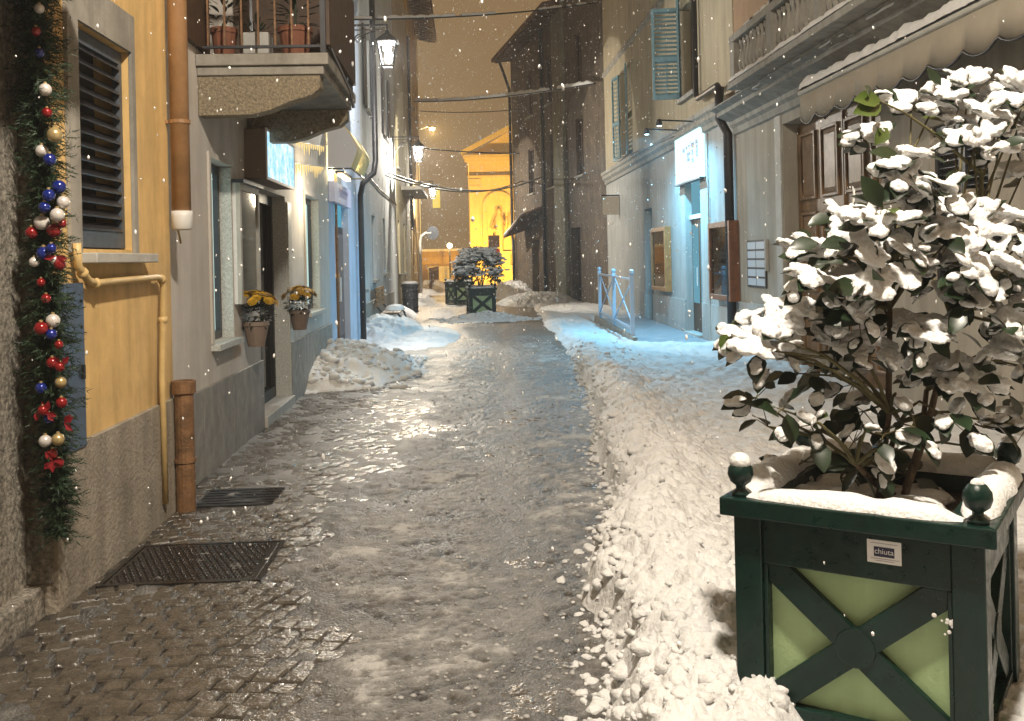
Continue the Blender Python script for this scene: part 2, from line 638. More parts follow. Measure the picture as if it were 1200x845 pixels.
def ico(sub):
    import bmesh
    bm = bmesh.new()
    bmesh.ops.create_icosphere(bm, subdivisions=sub, radius=1)
    V = np.array([v.co[:] for v in bm.verts])
    Fq = np.array([[v.index for v in f.verts] for f in bm.faces])
    bm.free()
    return V, Fq


# ================================================================== GROUND, ROAD, SLUSH, SNOW
XY, XG, XR = -1.95, -2.03, 4.3
o = MB().box(-150, 150, -60, 240, -0.6, -0.09).build('ground', M['asphalt'])
o['kind'] = 'structure'
road = MB().box(-2.6, 4.9, -6, 75, -0.085, -0.045).build('road', mat('wet_joint_sand', (0.035, 0.03, 0.024), 0.45, var=0.4, vscale=20, bump=0.5, bscale=60))
road['kind'] = 'structure'

EDGE_Y = np.array([-6, 2.5, 3.37, 4.37, 5.25, 6.1, 9.0, 14.2, 19, 23.5, 28, 34, 60.0])
EDGE_X = np.array([0.30, 0.36, 0.40, 0.55, 0.64, 0.84, 1.15, 1.55, 1.75, 1.80, 2.0, 2.2, 2.4])


def edge(Y):
    return np.interp(Y, EDGE_Y, EDGE_X)


def bare(X, Y):
    """how far the cobbles lie bare of slush, 0..1"""
    lim = np.interp(Y, [2, 3.4, 4.2, 5.2, 6.5, 9.5, 12.5, 15], [-0.5, -0.55, -0.62, -0.78, -0.85, -0.25, -0.9, -2.2])
    j = (fbm(X, Y, 2.6, 4, 5) - 0.5) * 1.1
    return sstep(0.22, -0.22, X - lim + j * 0.55)


def z_slush(X, Y):
    st = 0.75 + 0.25 * fbm(X, Y, 0.9, 2, 61)
    n = 0.35 * (fbm(X, Y * 1.25, 9, 3, 11) - 0.5) + 0.75 * (fbm(X, Y * 1.3, 26, 3, 12) - 0.5)
    big = fbm(X, Y, 1.7, 3, 3) - 0.5
    lp = lumps(X + 0.06 * n, Y * 1.2, 24, 21) * sstep(0.42, 0.62, fbm(X, Y, 2.3, 3, 9))
    lp2 = lumps(X, Y, 46, 23) * sstep(0.45, 0.6, fbm(X, Y, 4.3, 3, 19))
    z = 0.007 + 0.030 * n * st + 0.018 * big + 0.012 * lp + 0.008 * lp2
    # two trodden / driven tracks, smoother and lower
    tr = np.exp(-((X - 0.18 - 0.03 * (Y - 3) - 0.05 * np.sin(Y * 0.7)) / 0.17) ** 2) + 0.7 * np.exp(-((X + 0.95 - 0.045 * (Y - 3)) / 0.25) ** 2) * sstep(8, 12, Y)
    tr = np.clip(tr, 0, 1) * 0.75
    z = z * (1 - tr) + tr * (0.004 + 0.010 * n + 0.006 * big)
    far = sstep(14, 22, Y)
    z = z * (1 - far * 0.55)
    b = bare(X, Y)
    z = z * (1 - b) + b * (-0.0065 + 0.034 * (fbm(X, Y, 5.5, 4, 43) - 0.5) + 0.004 * sstep(6.0, 7.5, Y))
    return z


ys = [-5.0, -3.0, -1.0, 0.5, 1.5, 2.3]
while ys[-1] < 2.9:
    ys.append(ys[-1] + 0.05)
while ys[-1] < 75:
    ys.append(ys[-1] + max(0.012, 0.0036 * ys[-1]) + (0.25 if ys[-1] > 60 else 0))
ys = np.array(ys)


def slush_mat():
    m = bpy.data.materials.new('slush')
    m.use_nodes = True
    nt = m.node_tree
    N, Lk = nt.nodes, nt.links
    b = N['Principled BSDF']
    geo = N.new('ShaderNodeNewGeometry')
    sep = N.new('ShaderNodeSeparateXYZ')
    Lk.new(geo.outputs['Position'], sep.inputs[0])
    n = N.new('ShaderNodeTexNoise')
    n.inputs['Scale'].default_value = 3.2
    n.inputs['Detail'].default_value = 10
    n.inputs['Roughness'].default_value = 0.7
    Lk.new(geo.outputs['Position'], n.inputs['Vector'])
    # slush thickness (the height of the sheet) decides grey snow or wet stone showing through
    mr = N.new('ShaderNodeMapRange')
    mr.inputs['From Min'].default_value, mr.inputs['From Max'].default_value = -0.012, 0.032
    Lk.new(sep.outputs['Z'], mr.inputs['Value'])
    ad = N.new('ShaderNodeMath')
    ad.operation = 'MULTIPLY_ADD'
    ad.inputs[1].default_value = 1.0
    Lk.new(n.outputs['Fac'], ad.inputs[0])
    ad.inputs[1].default_value = 2.3
    sb = N.new('ShaderNodeMath')
    sb.operation = 'SUBTRACT'
    sb.inputs[1].default_value = 1.15
    Lk.new(mr.outputs['Result'], ad.inputs[2])
    Lk.new(ad.outputs[0], sb.inputs[0])
    rp = N.new('ShaderNodeValToRGB')
    e = rp.color_ramp.elements
    e[0].position, e[0].color = 0.12, (0.034, 0.030, 0.026, 1)
    e[1].position, e[1].color = 1.0, (0.42, 0.41, 0.39, 1)
    k = e.new(0.42)
    k.color = (0.085, 0.079, 0.070, 1)
    k = e.new(0.72)
    k.color = (0.180, 0.172, 0.160, 1)
    Lk.new(sb.outputs[0], rp.inputs['Fac'])
    Lk.new(rp.outputs['Color'], b.inputs['Base Color'])
    r2 = N.new('ShaderNodeMapRange')
    r2.inputs['To Min'].default_value, r2.inputs['To Max'].default_value = 0.30, 0.65
    Lk.new(sb.outputs[0], r2.inputs['Value'])
    Lk.new(r2.outputs['Result'], b.inputs['Roughness'])
    n2 = N.new('ShaderNodeTexNoise')
    n2.inputs['Scale'].default_value = 75
    n2.inputs['Detail'].default_value = 5
    Lk.new(geo.outputs['Position'], n2.inputs['Vector'])
    bp = N.new('ShaderNodeBump')
    bp.inputs['Strength'].default_value = 0.85
    bp.inputs['Distance'].default_value = 0.02
    Lk.new(n2.outputs['Fac'], bp.inputs['Height'])
    Lk.new(bp.outputs['Normal'], b.inputs['Normal'])
    return m


sl = grid('slush', np.arange(-2.08, 2.6, 0.016), ys, z_slush, slush_mat(), keep=lambda X, Y, Z: X < edge(Y) + 0.35)
sl['kind'] = 'structure'


# snow: the shovelled bank along the right, heaps on the left, patches
def z_snow(X, Y):
    s = X - edge(Y) + 0.22 * (fbm(X, Y, 1.3, 3, 71) - 0.5) + 0.09 * (fbm(X, Y, 6, 3, 72) - 0.5)
    near = sstep(24, 9, Y)
    ridge = 0.13 * np.exp(-((s - 0.34) / 0.30) ** 2) * near * (0.45 + 0.55 * sstep(3.2, 5.0, Y))
    flat = 0.075 + 0.05 * (fbm(X, Y, 0.8, 3, 75) - 0.5) - 0.05 * np.exp(-((X - 1.1) / 0.55) ** 2 - ((Y - 2.9) / 0.7) ** 2)
    base = sstep(-0.10, 0.36, s) * (flat + ridge)
    far = sstep(30, 40, Y)
    base = base * (1 - 0.5 * far)
    # the ramp in front of the lit shop is swept clear
    ramp = sstep(2.85, 3.05, X) * sstep(16.6, 17.0, Y) * sstep(23.6, 23.0, Y)
    base = base * (1 - ramp)
    w = sstep(1.7, 0.4, s) * sstep(18, 7, Y)
    wx, wy = X + 0.11 * (fbm(X, Y, 13, 3, 181) - 0.5), Y + 0.11 * (fbm(X, Y, 13, 3, 182) - 0.5)
    lump = 0.060 * lumps(wx, wy, 7.0, 81) + 0.055 * lumps(wx, wy, 13, 83) + 0.036 * lumps(wx, wy, 25, 85) + 0.035 * (fbm(X, Y, 24, 3, 86) - 0.5)
    soft = 0.09 * (fbm(X, Y, 6, 4, 87) - 0.5) + 0.03 * lumps(wx, wy, 11, 89)
    amt = sstep(0.02, 0.07, base)
    z = base + amt * (lump * (0.22 + 0.78 * w) * np.where(Y < 16, 1, 0.6) + soft * (1 - 0.5 * w)) - 0.06 * (1 - sstep(0.0, 0.03, base))
    # left heaps
    def heap(x0, y0, rx, ry, h, p=2.0):
        d = (np.abs((X - x0) / rx) ** p + np.abs((Y - y0) / ry) ** p)
        d = d + 0.45 * (fbm(X, Y, 2.4, 4, 91) - 0.5)
        hh = h * np.clip(1 - d, 0, 1) ** 1.15
        return np.where(d < 1, hh * (0.8 + 0.35 * fbm(X, Y, 6, 3, 93)) + (0.07 * lumps(X + 0.1 * (fbm(X, Y, 9, 2, 98) - 0.5), Y, 6.5, 95) + 0.05 * lumps(X, Y, 14, 96) + 0.07 * (fbm(X, Y, 14, 3, 97) - 0.5)) * np.minimum(1, hh * 6), -0.06)
    z = np.maximum(z, heap(-2.05, 14.4, 1.45, 2.2, 0.34))
    z = np.maximum(z, heap(-1.95, 21.0, 1.25, 3.0, 0.34))
    z = np.maximum(z, heap(-1.1, 20.5, 1.0, 3.4, 0.10))
    z = np.maximum(z, heap(-2.0, 27.5, 0.6, 3.5, 0.22))
    z = np.maximum(z, heap(-2.0, 37.0, 0.9, 3.2, 0.25))
    z = np.maximum(z, heap(0.5, 25.7, 1.2, 1.0, 0.12))
    z = np.maximum(z, heap(2.6, 34.5, 1.6, 3.0, 0.30))
    z = np.maximum(z, heap(2.0, 42.0, 1.2, 4.0, 0.55))
    z = np.maximum(z, heap(-1.9, 50.0, 1.3, 6.0, 0.5))
    far2 = sstep(43, 47, Y)
    z = np.maximum(z, far2 * (0.10 + 0.14 * fbm(X, Y, 0.7, 3, 97)) - 0.05)
    return z


xs = np.concatenate([np.arange(-2.06, 0.2, 0.034), np.arange(0.2, 1.7, 0.0125), np.arange(1.7, 2.6, 0.022), np.arange(2.6, 4.36, 0.034)])
ys2 = [-5.0, -3, -1.5, 0, 1, 2, 2.5]
while ys2[-1] < 2.95:
    ys2.append(ys2[-1] + 0.04)
while ys2[-1] < 75:
    ys2.append(ys2[-1] + max(0.012, 0.0036 * ys2[-1]) + (0.3 if ys2[-1] > 60 else 0))
sn = grid('snow_cover', xs, np.array(ys2), z_snow, M['snowdirty'], keep=lambda X, Y, Z: Z > -0.02)
sn['kind'] = 'structure'

# loose clumps of shovelled snow along the bank
IV, IF = ico(2)
rs = np.random.RandomState(4)


def jitter_ico(seed):
    V = IV.copy()
    q = fbm(V[:, 0] + 5 * seed, V[:, 1] + V[:, 2] * 0.7, 1.3, 3, 100 + seed)
    q2 = fbm(V[:, 2] + 3 * seed, V[:, 0] - V[:, 1], 2.1, 2, 130 + seed)
    V = V * (0.6 + 0.5 * q + 0.3 * q2)[:, None]
    rr = np.random.RandomState(seed)
    for k in range(7):
        nn = rr.normal(size=3)
        nn /= np.linalg.norm(nn)
        dd = V @ nn
        V = V - np.outer(np.maximum(0, dd - 0.62), nn) * 0.8
    return V * (0.9 + 0.25 * np.random.RandomState(seed + 50).rand(len(V)))[:, None]


mats_ = []
for k in range(1500):
    y = 3.0 + 14 * rs.rand() ** 1.7
    e_ = float(edge(np.array([y]))[0])
    u = rs.rand()
    if u < 0.42:
        x = e_ + rs.normal(0.05, 0.07)
    elif u < 0.47:
        x = e_ - abs(rs.normal(0, 0.12))
    else:
        x = e_ + 0.05 + rs.rand() * 1.0
    r = 0.010 + 0.036 * rs.rand() ** 2.6 * (1 if x > e_ - 0.02 else 0.6)
    a = rs.rand() * 6.28
    c, s_ = math.cos(a), math.sin(a)
    sx, sy, sz = r * (0.9 + 0.6 * rs.rand()), r * (0.8 + 0.4 * rs.rand()), r * (0.6 + 0.4 * rs.rand())
    mats_.append([[c * sx, -s_ * sy, 0, x], [s_ * sx, c * sy, 0, y], [0, 0, sz, -sz * 0.25]])
for k in range(420):
    x, y = -2.0 + 1.3 * rs.rand() ** 1.3, 12.4 + 4.0 * rs.rand()
    r = 0.02 + 0.06 * rs.rand() ** 2.5
    mats_.append([[r * 1.2, 0.3 * r, 0, x], [-0.3 * r, r, 0, y], [0, 0, r * 0.8, -r * 0.1]])
for k in range(160):
    x, y = 0.5 + rs.normal(0, 0.6), 25.7 + rs.normal(0, 0.5)
    r = 0.03 + 0.06 * rs.rand() ** 2.5
    mats_.append([[r * 1.2, 0.3 * r, 0, x], [-0.3 * r, r, 0, y], [0, 0, r * 0.8, -r * 0.1]])
mats_ = np.array(mats_)
mats_[:, 2, 3] += np.maximum(z_snow(mats_[None, :, 0, 3], mats_[None, :, 1, 3]), z_slush(mats_[None, :, 0, 3], mats_[None, :, 1, 3]))[0]
for k in range(4):
    cl = scatter('snow_clumps', jitter_ico(k + 1), IF, mats_[k::4], M['snowdirty'])
    cl['kind'] = 'stuff'

# crumbs of slush scattered over the lane
cr = []
for k in range(3200):
    y = 3.0 + 11 * rs.rand() ** 1.6
    x = -1.3 + (float(edge(np.array([y]))[0]) + 1.3) * rs.rand() ** 0.7
    r = 0.003 + 0.010 * rs.rand() ** 2.5
    cr.append([[r * 1.3, 0.4 * r, 0, x], [-0.4 * r, r, 0, y], [0, 0, r * 0.7, 0]])
cr = np.array(cr)
cr[:, 2, 3] = z_slush(cr[None, :, 0, 3], cr[None, :, 1, 3])[0]
V1, F1 = ico(1)
co_ = scatter('slush_crumbs', V1 * (0.75 + 0.5 * np.random.RandomState(3).rand(len(V1)))[:, None], F1, cr, mat('grey_slush_crumb', (0.36, 0.35, 0.335), 0.45, var=0.5, vscale=8))
co_['kind'] = 'stuff'

# cobbles: 300 of their own, the rest joined
cob_protos = []
for k in range(7):
    rr = random.Random(k)
    w, l = 0.050 + rr.uniform(-0.006, 0.004), 0.048 + rr.uniform(-0.006, 0.004)
    j = lambda: rr.uniform(-0.005, 0.005)
    b0 = [(-w + j(), -l + j()), (w + j(), -l + j()), (w + j(), l + j()), (-w + j(), l + j())]
    vs = [(x, y, -0.05) for x, y in b0] + [(x, y, -0.009) for x, y in b0] + [(x * 0.88 + j() * 0.4, y * 0.88 + j() * 0.4, rr.uniform(-0.0025, 0.0025)) for x, y in b0] + [(j(), j(), 0.0025)]
    fs = [(i, (i + 1) % 4, 4 + (i + 1) % 4, 4 + i) for i in range(4)] + [(4 + i, 4 + (i + 1) % 4, 8 + (i + 1) % 4, 8 + i) for i in range(4)] + [(8 + i, 8 + (i + 1) % 4, 12) for i in range(4)]
    me = bpy.data.meshes.new('cobble')
    me.from_pydata(vs, [], fs)
    me.materials.append(M['wetstone'])
    cob_protos.append((me, vs, fs))

spots = []
row = 0
yy = 2.7
while yy < 14:
    x = -1.93 + (row % 2) * 0.05
    while x < 0.9:
        # shallow fans
        yo = 0.11 * math.sin((x + 1.95) * 2.6 + 0.3 * math.sin(yy)) + random.uniform(-0.006, 0.006)
        spots.append((x + random.uniform(-0.006, 0.006), yy + yo, random.uniform(-0.004, 0.004), random.uniform(-0.09, 0.09) + 0.28 * math.cos((x + 1.95) * 2.6)))
        x += 0.106 + random.uniform(-0.004, 0.010)
    yy += 0.103
    row += 1
PLATE = (-1.86, -1.10, 5.05, 5.70)
spots = [s for s in spots if not (PLATE[0] - 0.03 < s[0] < PLATE[1] + 0.03 and PLATE[2] - 0.03 < s[1] < PLATE[3] + 0.03)
         and not (-1.86 < s[0] < -1.30 and 6.55 < s[1] < 7.15)]
bb = bare(np.array([[s[0] for s in spots]]), np.array([[s[1] for s in spots]]))[0]
order = sorted(range(len(spots)), key=lambda i: spots[i][1] + (0 if bb[i] > 0.5 and spots[i][0] > -0.28 * spots[i][1] - 0.62 else 100))
for n, i in enumerate(order):
    x, y, z, a = spots[i]
    if n >= 300:
        break
    c = bpy.data.objects.new('cobble', cob_protos[n % 7][0])
    COL.objects.link(c)
    c.parent = road
    c.location = (x, y, z)
    c.rotation_euler = (random.uniform(-0.035, 0.035), random.uniform(-0.035, 0.035), a)
mb = MB()
for i in order[300:]:
    x, y, z, a = spots[i]
    _, vs, fs = cob_protos[i % 7]
    ca, sa = math.cos(a), math.sin(a)
    mb.add([(x + px * ca - py * sa, y + px * sa + py * ca, z + pz) for px, py, pz in vs], fs)
mb.build('cobble', M['wetstone'], road, kind='stuff')

# studded steel cover and the small drain cover
t = thing('access_cover', 'wide dark studded steel access cover in the cobbles beside the yellow wall', 'cover', (-1.48, 5.37, 0))
mb = MB().box(PLATE[0], PLATE[1], PLATE[2], PLATE[3], -0.045, 0.002)
mb.build('plate', M['iron'], t, bevel=0.004)
mb = MB()
nx, ny = 19, 15
for i in range(nx):
    for j in range(ny):
        x = PLATE[0] + 0.03 + (PLATE[1] - PLATE[0] - 0.06) * (i + 0.5 * (j % 2)) / nx
        y = PLATE[2] + 0.02 + (PLATE[3] - PLATE[2] - 0.04) * (j + 0.5) / ny
        mb.ball((x, y, 0.001), 0.015, 8, 5, (1.0, 0.62, 0.55))
mb.build('stud', M['iron'], t, smooth=True, kind='stuff')
mb = MB()
x0, x1, y0, y1 = PLATE
for (a, b, c, d) in ((x0 - 0.03, x1 + 0.03, y0 - 0.03, y0 - 0.006), (x0 - 0.03, x1 + 0.03, y1 + 0.006, y1 + 0.03), (x0 - 0.03, x0 - 0.006, y0 - 0.006, y1 + 0.006), (x1 + 0.006, x1 + 0.03, y0 - 0.006, y1 + 0.006)):
    mb.box(a, b, c, d, -0.045, 0.004)
mb.build('frame', M['iron'], t)
t = thing('drain_cover', 'small slotted iron drain cover by the foot of the rusty downpipe', 'cover', (-1.58, 6.85, 0))
mb = MB().box(-1.85, -1.31, 6.58, 7.12, -0.05, -0.012)
mb.build('tray', M['interior'], t)
for k in range(7):
    MB().box(-1.84, -1.32, 6.60 + k * 0.074, 6.60 + k * 0.074 + 0.045, -0.012, 0.004).build('bar', M['iron'], t)

# ================================================================== LEFT SIDE
FY = Fac(XY, 0, 0, 1, 1, 0)
FG = Fac(XG, 0, 0, 1, 1, 0)
H_L = 11.0

# --- stone portal building, at the very left edge
t = thing('stone_building', 'dark building with speckled granite door jamb at the left edge', 'building', (-2.3, 4.0, 0))
F0 = Fac(-2.06, 0, 0, 1, 1, 0)
mb = F0.wall(MB(), -6, 3.2, 0, 9.5, thick=5)
mb.build('wall', M['stone'], t)
F0.bx(MB(), 3.2, 4.66, -0.1, 3.0, -1.0, 0.0).build('door_jamb', M['granite'], t, bevel=0.012)
F0.bx(MB(), 4.661, 4.669, 0.14, 9.4, -0.5, 0.113).build('jamb_return', M['granite'], t)
F0.bx(MB(), 3.0, 4.78, -0.1, 0.13, -0.9, 0.07).build('plinth', M['granite'], t, bevel=0.01)
F0.bx(MB(), 3.2, 4.66, 3.004, 9.5, -1.0, 0.0).build('upper_wall', M['stone'], t)
mb = F0.bx(MB(), 2.0, 4.60, 3.02, 3.16, 0.004, 0.62)
F0.bx(mb, 2.05, 4.55, 3.163, 3.24, 0.004, 0.56)
mb.build('shade_canopy', M['stone'], t, bevel=0.01)  # unseen canopy, added to shade the upper jamb

# --- yellow building
t = thing('yellow_building', 'yellow plastered building with louvred shutter and rough grey base', 'building', (XY - 0.2, 5.6, 0))
win = (5.06, 5.86, 1.70, 2.86)
mb = FY.wall(MB(), 4.672, 6.60, 0, 9.5, [win], 0.22)
mb.build('wall', M['yellow'], t)
FY.prism(MB(), [(4.6705, -0.115), (6.56, -0.115), (6.56, 0.028), (4.6705, 0.028)], -0.1, 0.735).build('dado', M['dado'], t, bevel=0.004)
mb = MB()
a, b, c, d = win
for q in ((a - 0.14, a, c - 0.02, d + 0.22), (b, b + 0.06, c - 0.02, d + 0.22), (a, b, d, d + 0.22)):
    FY.bx(mb, *q, 0.002, 0.022)
mb.build('window_surround', M['stone'], t)
FY.bx(MB(), a - 0.02, b + 0.17, c - 0.075, c - 0.022, -0.1, 0.10).build('window_sill', M['palestone'], t, bevel=0.006)
wn = MB()
FY.bx(wn, a, b, c, d, -0.215, -0.2)
wn = wn.build('window', M['interior'], t)
for (u0, u1) in ((a + 0.01, b - 0.01),):
    mb = MB()
    FY.bx(mb, u0, u0 + 0.045, c + 0.01, d - 0.01, -0.075, -0.035)
    FY.bx(mb, u1 - 0.045, u1, c + 0.01, d - 0.01, -0.075, -0.035)
    FY.bx(mb, u0 + 0.045, u1 - 0.045, c + 0.01, c + 0.10, -0.075, -0.035)
    FY.bx(mb, u0 + 0.045, u1 - 0.045, d - 0.08, d - 0.01, -0.075, -0.035)
    sh = mb.build('shutter', M['shutframe'], t)
    n = 14
    for k in range(n):
        v = c + 0.12 + (d - c - 0.22) * k / (n - 1)
        m2 = MB().hexa([FY.P(u0 + 0.046, v + 0.028, -0.078), FY.P(u1 - 0.046, v + 0.028, -0.078), FY.P(u1 - 0.046, v - 0.018, -0.030), FY.P(u0 + 0.046, v - 0.018, -0.030),
                        FY.P(u0 + 0.046, v + 0.036, -0.078), FY.P(u1 - 0.046, v + 0.036, -0.078), FY.P(u1 - 0.046, v - 0.010, -0.030), FY.P(u0 + 0.046, v - 0.010, -0.030)])
        m2.build('slat', M['shutdark'], sh)
# gas pipe
w = 0.045
g = lambda x, y: FY.P(*FY.px(x, y, w), w)
pts = [g(90, 285), g(92, 312), g(97, 320), g(104, 329), g(112, 332), g(150, 328), g(184, 325), g(189, 327), g(191, 335), g(190, 440), g(194, 590)]
mb = MB().tube(pts, 0.020, 10)
for q in (pts[2], pts[4], pts[7]):
    mb.ball(q, 0.030, 10, 6)
mb.lathe(FY.P(*FY.px(191, 375, w), w), [(0.028, -0.02), (0.028, 0.02)], 10)
mb.build('gas_pipe', M['gas'], t, smooth=True)
pts = [FY.P(*FY.px(x, y, 0.02), 0.02) for x, y in ((203, 0), (206, 200), (207, 262), (212, 285))]
MB().tube(pts, 0.008, 6).build('conduit', M['gas'], t, smooth=True)

o = MB()
p0, p1 = FY.px(66, 338, 0.03), FY.px(101, 522, 0.03)
FY.bx(o, 4.74, p1[0], p1[1], p0[1] + 0.02, 0.002, 0.035)
cab = thing('meter_cabinet', 'blue grey steel meter cabinet door in the yellow wall behind the garland', 'cabinet', FY.P(4.86, p1[1], 0))
o.build('door_sheet', M['bluemetal'], cab, bevel=0.004)
FY.bx(MB(), p1[0] - 0.055, p1[0] - 0.035, 1.05, 1.12, 0.036, 0.05).build('latch', M['blackm'], cab)
for v in (1.43, 1.30):
    FY.bx(MB(), p1[0] - 0.05, p1[0] - 0.035, v, v + 0.015, 0.036, 0.042).build('rivet', M['blackm'], cab)

# --- rain pipe at the joint of yellow and grey house
t = thing('rain_downpipe', 'brown rain downpipe ending high between yellow and grey house', 'pipe', (XY, 6.62, 1.8))
FD = Fac(XY, 0, 0, 1, 1, 0)
mb = MB()
u, v0 = FD.px(213, 250, 0.09)
mb.tube([FD.P(u, v0, 0.09), FD.P(u, 4.0, 0.09), FD.P(u, 9, 0.09)], 0.062, 14)
mb.build('pipe', M['copper'], t, smooth=True)
mb = MB().lathe(FD.P(u, 2.55, 0.09), [(0.066, -0.012), (0.07, -0.012), (0.07, 0.012), (0.066, 0.012)], 14)
FD.bx(mb, u - 0.02, u + 0.02, 2.54, 2.56, 0.0, 0.05)
mb.build('clamp', M['copper'], t)
MB().lathe(FD.P(u, v0 - 0.11, 0.09), [(0.052, 0), (0.066, 0.01), (0.068, 0.09), (0.068, 0.125)], 14).build('sleeve', M['white'], t, smooth=True)
t = thing('cast_iron_standpipe', 'rusty cast iron pipe stub standing at the foot of the wall', 'pipe', (XY + 0.09, 6.62, 0))
mb = MB()
u2, vt = FD.px(215, 446, 0.09)
mb.lathe(FD.P(u2, -0.05, 0.09), [(0.063, 0), (0.063, vt - 0.04), (0.078, vt - 0.03), (0.08, vt + 0.05), (0.066, vt + 0.05), (0.06, vt - 0.02)], 16)
mb.build('pipe', M['castiron'], t, smooth=False)
MB().lathe(FD.P(u2, 0.33, 0.09), [(0.067, -0.012), (0.072, -0.012), (0.072, 0.012), (0.067, 0.012)], 16).build('clamp', M['castiron'], t)

# --- grey house
t = thing('grey_house', 'grey beige house with balcony, open windows and stone slab base', 'building', (XG - 0.2, 10, 0))
wA = (*[FG.px(x, 300)[0] for x in (247, 273)], 0.97, 2.46)
dA = (*[FG.px(x, 300)[0] for x in (303, 336)], 0.10, 2.36)
wB = (*[FG.px(x, 300)[0] for x in (357.5, 374.5)], 0.97, 2.48)
GE = FG.px(386, 300)[0]
mb = FG.wall(MB(), 6.604, GE, 0, H_L, [wA, dA, wB, (7.9, 8.9, 3.25, 5.6)], 0.36)
mb.build('wall', M['grey'], t)
# slab base, one slab after another
ss = [6.63, 7.55, 8.5, dA[0] - 0.005]
for i in range(3):
    FG.bx(MB(), ss[i], ss[i + 1] - 0.006, -0.1, 0.66, 0.002, 0.03).build('base_slab', M['slab'], t, bevel=0.004)
ss = [dA[1] + 0.01, (dA[1] + GE) / 2, GE - 0.05]
for i in range(2):
    FG.bx(MB(), ss[i], ss[i + 1] - 0.006, -0.1, 0.70, 0.002, 0.03).build('base_slab', M['slab'], t, bevel=0.004)
litwin = emit_mat('lit_shop_window', (0.62, 0.86, 0.80), 0.75)
for wd in (wA, wB):
    a, b, c, d = wd
    wo = FG.bx(MB(), a, b, c, d, -0.165, -0.15).build('window', litwin, t)
    mb = MB()
    for q in ((a, a + 0.07, c, d), (b - 0.07, b, c, d), (a + 0.07, b - 0.07, d - 0.07, d), (a + 0.07, b - 0.07, c, c + 0.07)):
        FG.bx(mb, *q, -0.148, -0.105)
    mb.build('frame', M['dkgrey'], wo)
    FG.bx(MB(), b - 0.016, b - 0.002, c, d - 0.01, -0.104, -0.002).build('reveal', M['terrazzo'], wo)
    FG.bx(MB(), a - 0.05, b + 0.05, c - 0.055, c - 0.003, -0.10, 0.075).build('sill', M['terrazzo'], wo, bevel=0.004)
    mb = MB()
    FG.bx(mb, a - 0.06, a - 0.002, c, d + 0.05, 0.001, 0.02)
    FG.bx(mb, a - 0.002, b + 0.03, d + 0.001, d + 0.05, 0.001, 0.02)
    mb.build('trim', M['grey'], wo)
# door recess
a, b, c, d = dA
dr = FG.bx(MB(), a, b, c, d, -0.225, -0.20).build('door', M['glassd'], t)
mb = MB()
for q in ((a, a + 0.08, c, d), (b - 0.08, b, c, d), (a + 0.08, b - 0.08, d - 0.1, d), ((a + b) / 2 - 0.05, (a + b) / 2 + 0.05, c, d - 0.1), (a + 0.08, b - 0.08, c, c + 0.12)):
    FG.bx(mb, *q, -0.198, -0.15)
mb.build('frame', M['blackm'], dr)
MB().tube([FG.P(a + 0.55, 1.0, -0.12), FG.P(a + 0.55, 1.5, -0.12)], 0.014, 8).build('handle', M['dkgrey'], dr)
FG.bx(MB(), a - 0.02, b + 0.02, -0.1, 0.098, -0.4, 0.06).build('threshold', M['palestone'], t, bevel=0.006)
FG.bx(MB(), b - 0.018, b - 0.002, c, d, -0.149, -0.002).build('door_reveal', M['terrazzo'], t)
FG.bx(MB(), b + 0.002, b + 0.22, 0.0, 2.3, 0.001, 0.024).build('pilaster', M['terrazzo'], t)
# house-name strip
FG.bx(MB(), 11.35, 11.5, 1.45, 1.85, 0.002, 0.02).build('name_plate', M['slab'], t)

# balcony
BU0, BU1, BW = FG.px(231, 90)[0], 9.55, 0.97
bal = MB()
FG.bx(bal, BU0 - 0.05, BU1, 3.13, 3.22, 0.003, BW + 0.04)
FG.bx(bal, BU0 - 0.02, BU1 - 0.02, 3.06, 3.128, 0.003, BW)
bal = bal.build('balcony', M['stone'], t, bevel=0.008)
for u in (BU0, FG.px(289, 120)[0]):
    prof = [(0.003, 3.057), (BW - 0.03, 3.057), (BW - 0.03, 2.96), (BW - 0.1, 2.90), (BW - 0.25, 2.86), (0.55, 2.79), (0.40, 2.755), (0.003, 2.755)]
    FG.prof(MB(), prof, u, u + 0.17).build('bracket', M['stucco'], bal, bevel=0.006)
zt = 4.15
mb = MB()
for q in ((BU0, BW), (BU1 - 0.06, BW)):
    FG.bx(mb, q[0] - 0.02, q[0] + 0.02, 3.222, zt, q[1] - 0.02, q[1] + 0.02)
FG.bx(mb, BU0 - 0.015, BU0 + 0.015, 3.27, 3.29, 0.003, BW - 0.021)
FG.bx(mb, BU0 - 0.02, BU0 + 0.02, zt, zt + 0.03, 0.003, BW + 0.02)
FG.bx(mb, BU0 - 0.015, BU1, 3.255, 3.275, BW - 0.015, BW + 0.015)
mb.build('rail', M['dkgrey'], bal)
for k in range(7):
    w_ = 0.09 + k * (BW - 0.15) / 6.4
    FG.bx(MB(), BU0 - 0.007, BU0 + 0.007, 3.292, zt, w_ - 0.007, w_ + 0.007).build('baluster', M['castiron'], bal)
FG.bx(MB(), BU0 + 0.04, BU1 - 0.02, 3.30, 4.10, BW + 0.018, BW + 0.045).build('timber_screen', M['wooddark'], bal)
MB().tube([FG.P(BU0, 3.26, BW + 0.06), FG.P(BU0 + 0.02, 2.93, BW + 0.20), FG.P(BU0 + 0.02, 2.80, BW + 0.22)], 0.012, 8).build('rod', M['blackm'], bal)
FG.bx(MB(), BU1 - 0.10, BU1 - 0.07, 3.225, 4.6, 0.06, BW - 0.03).build('end_dark_board', M['wooddark'], bal)  # dark board added to hide the bright wall beyond the pots
aa = (7.9, 8.9, 3.25, 5.6)
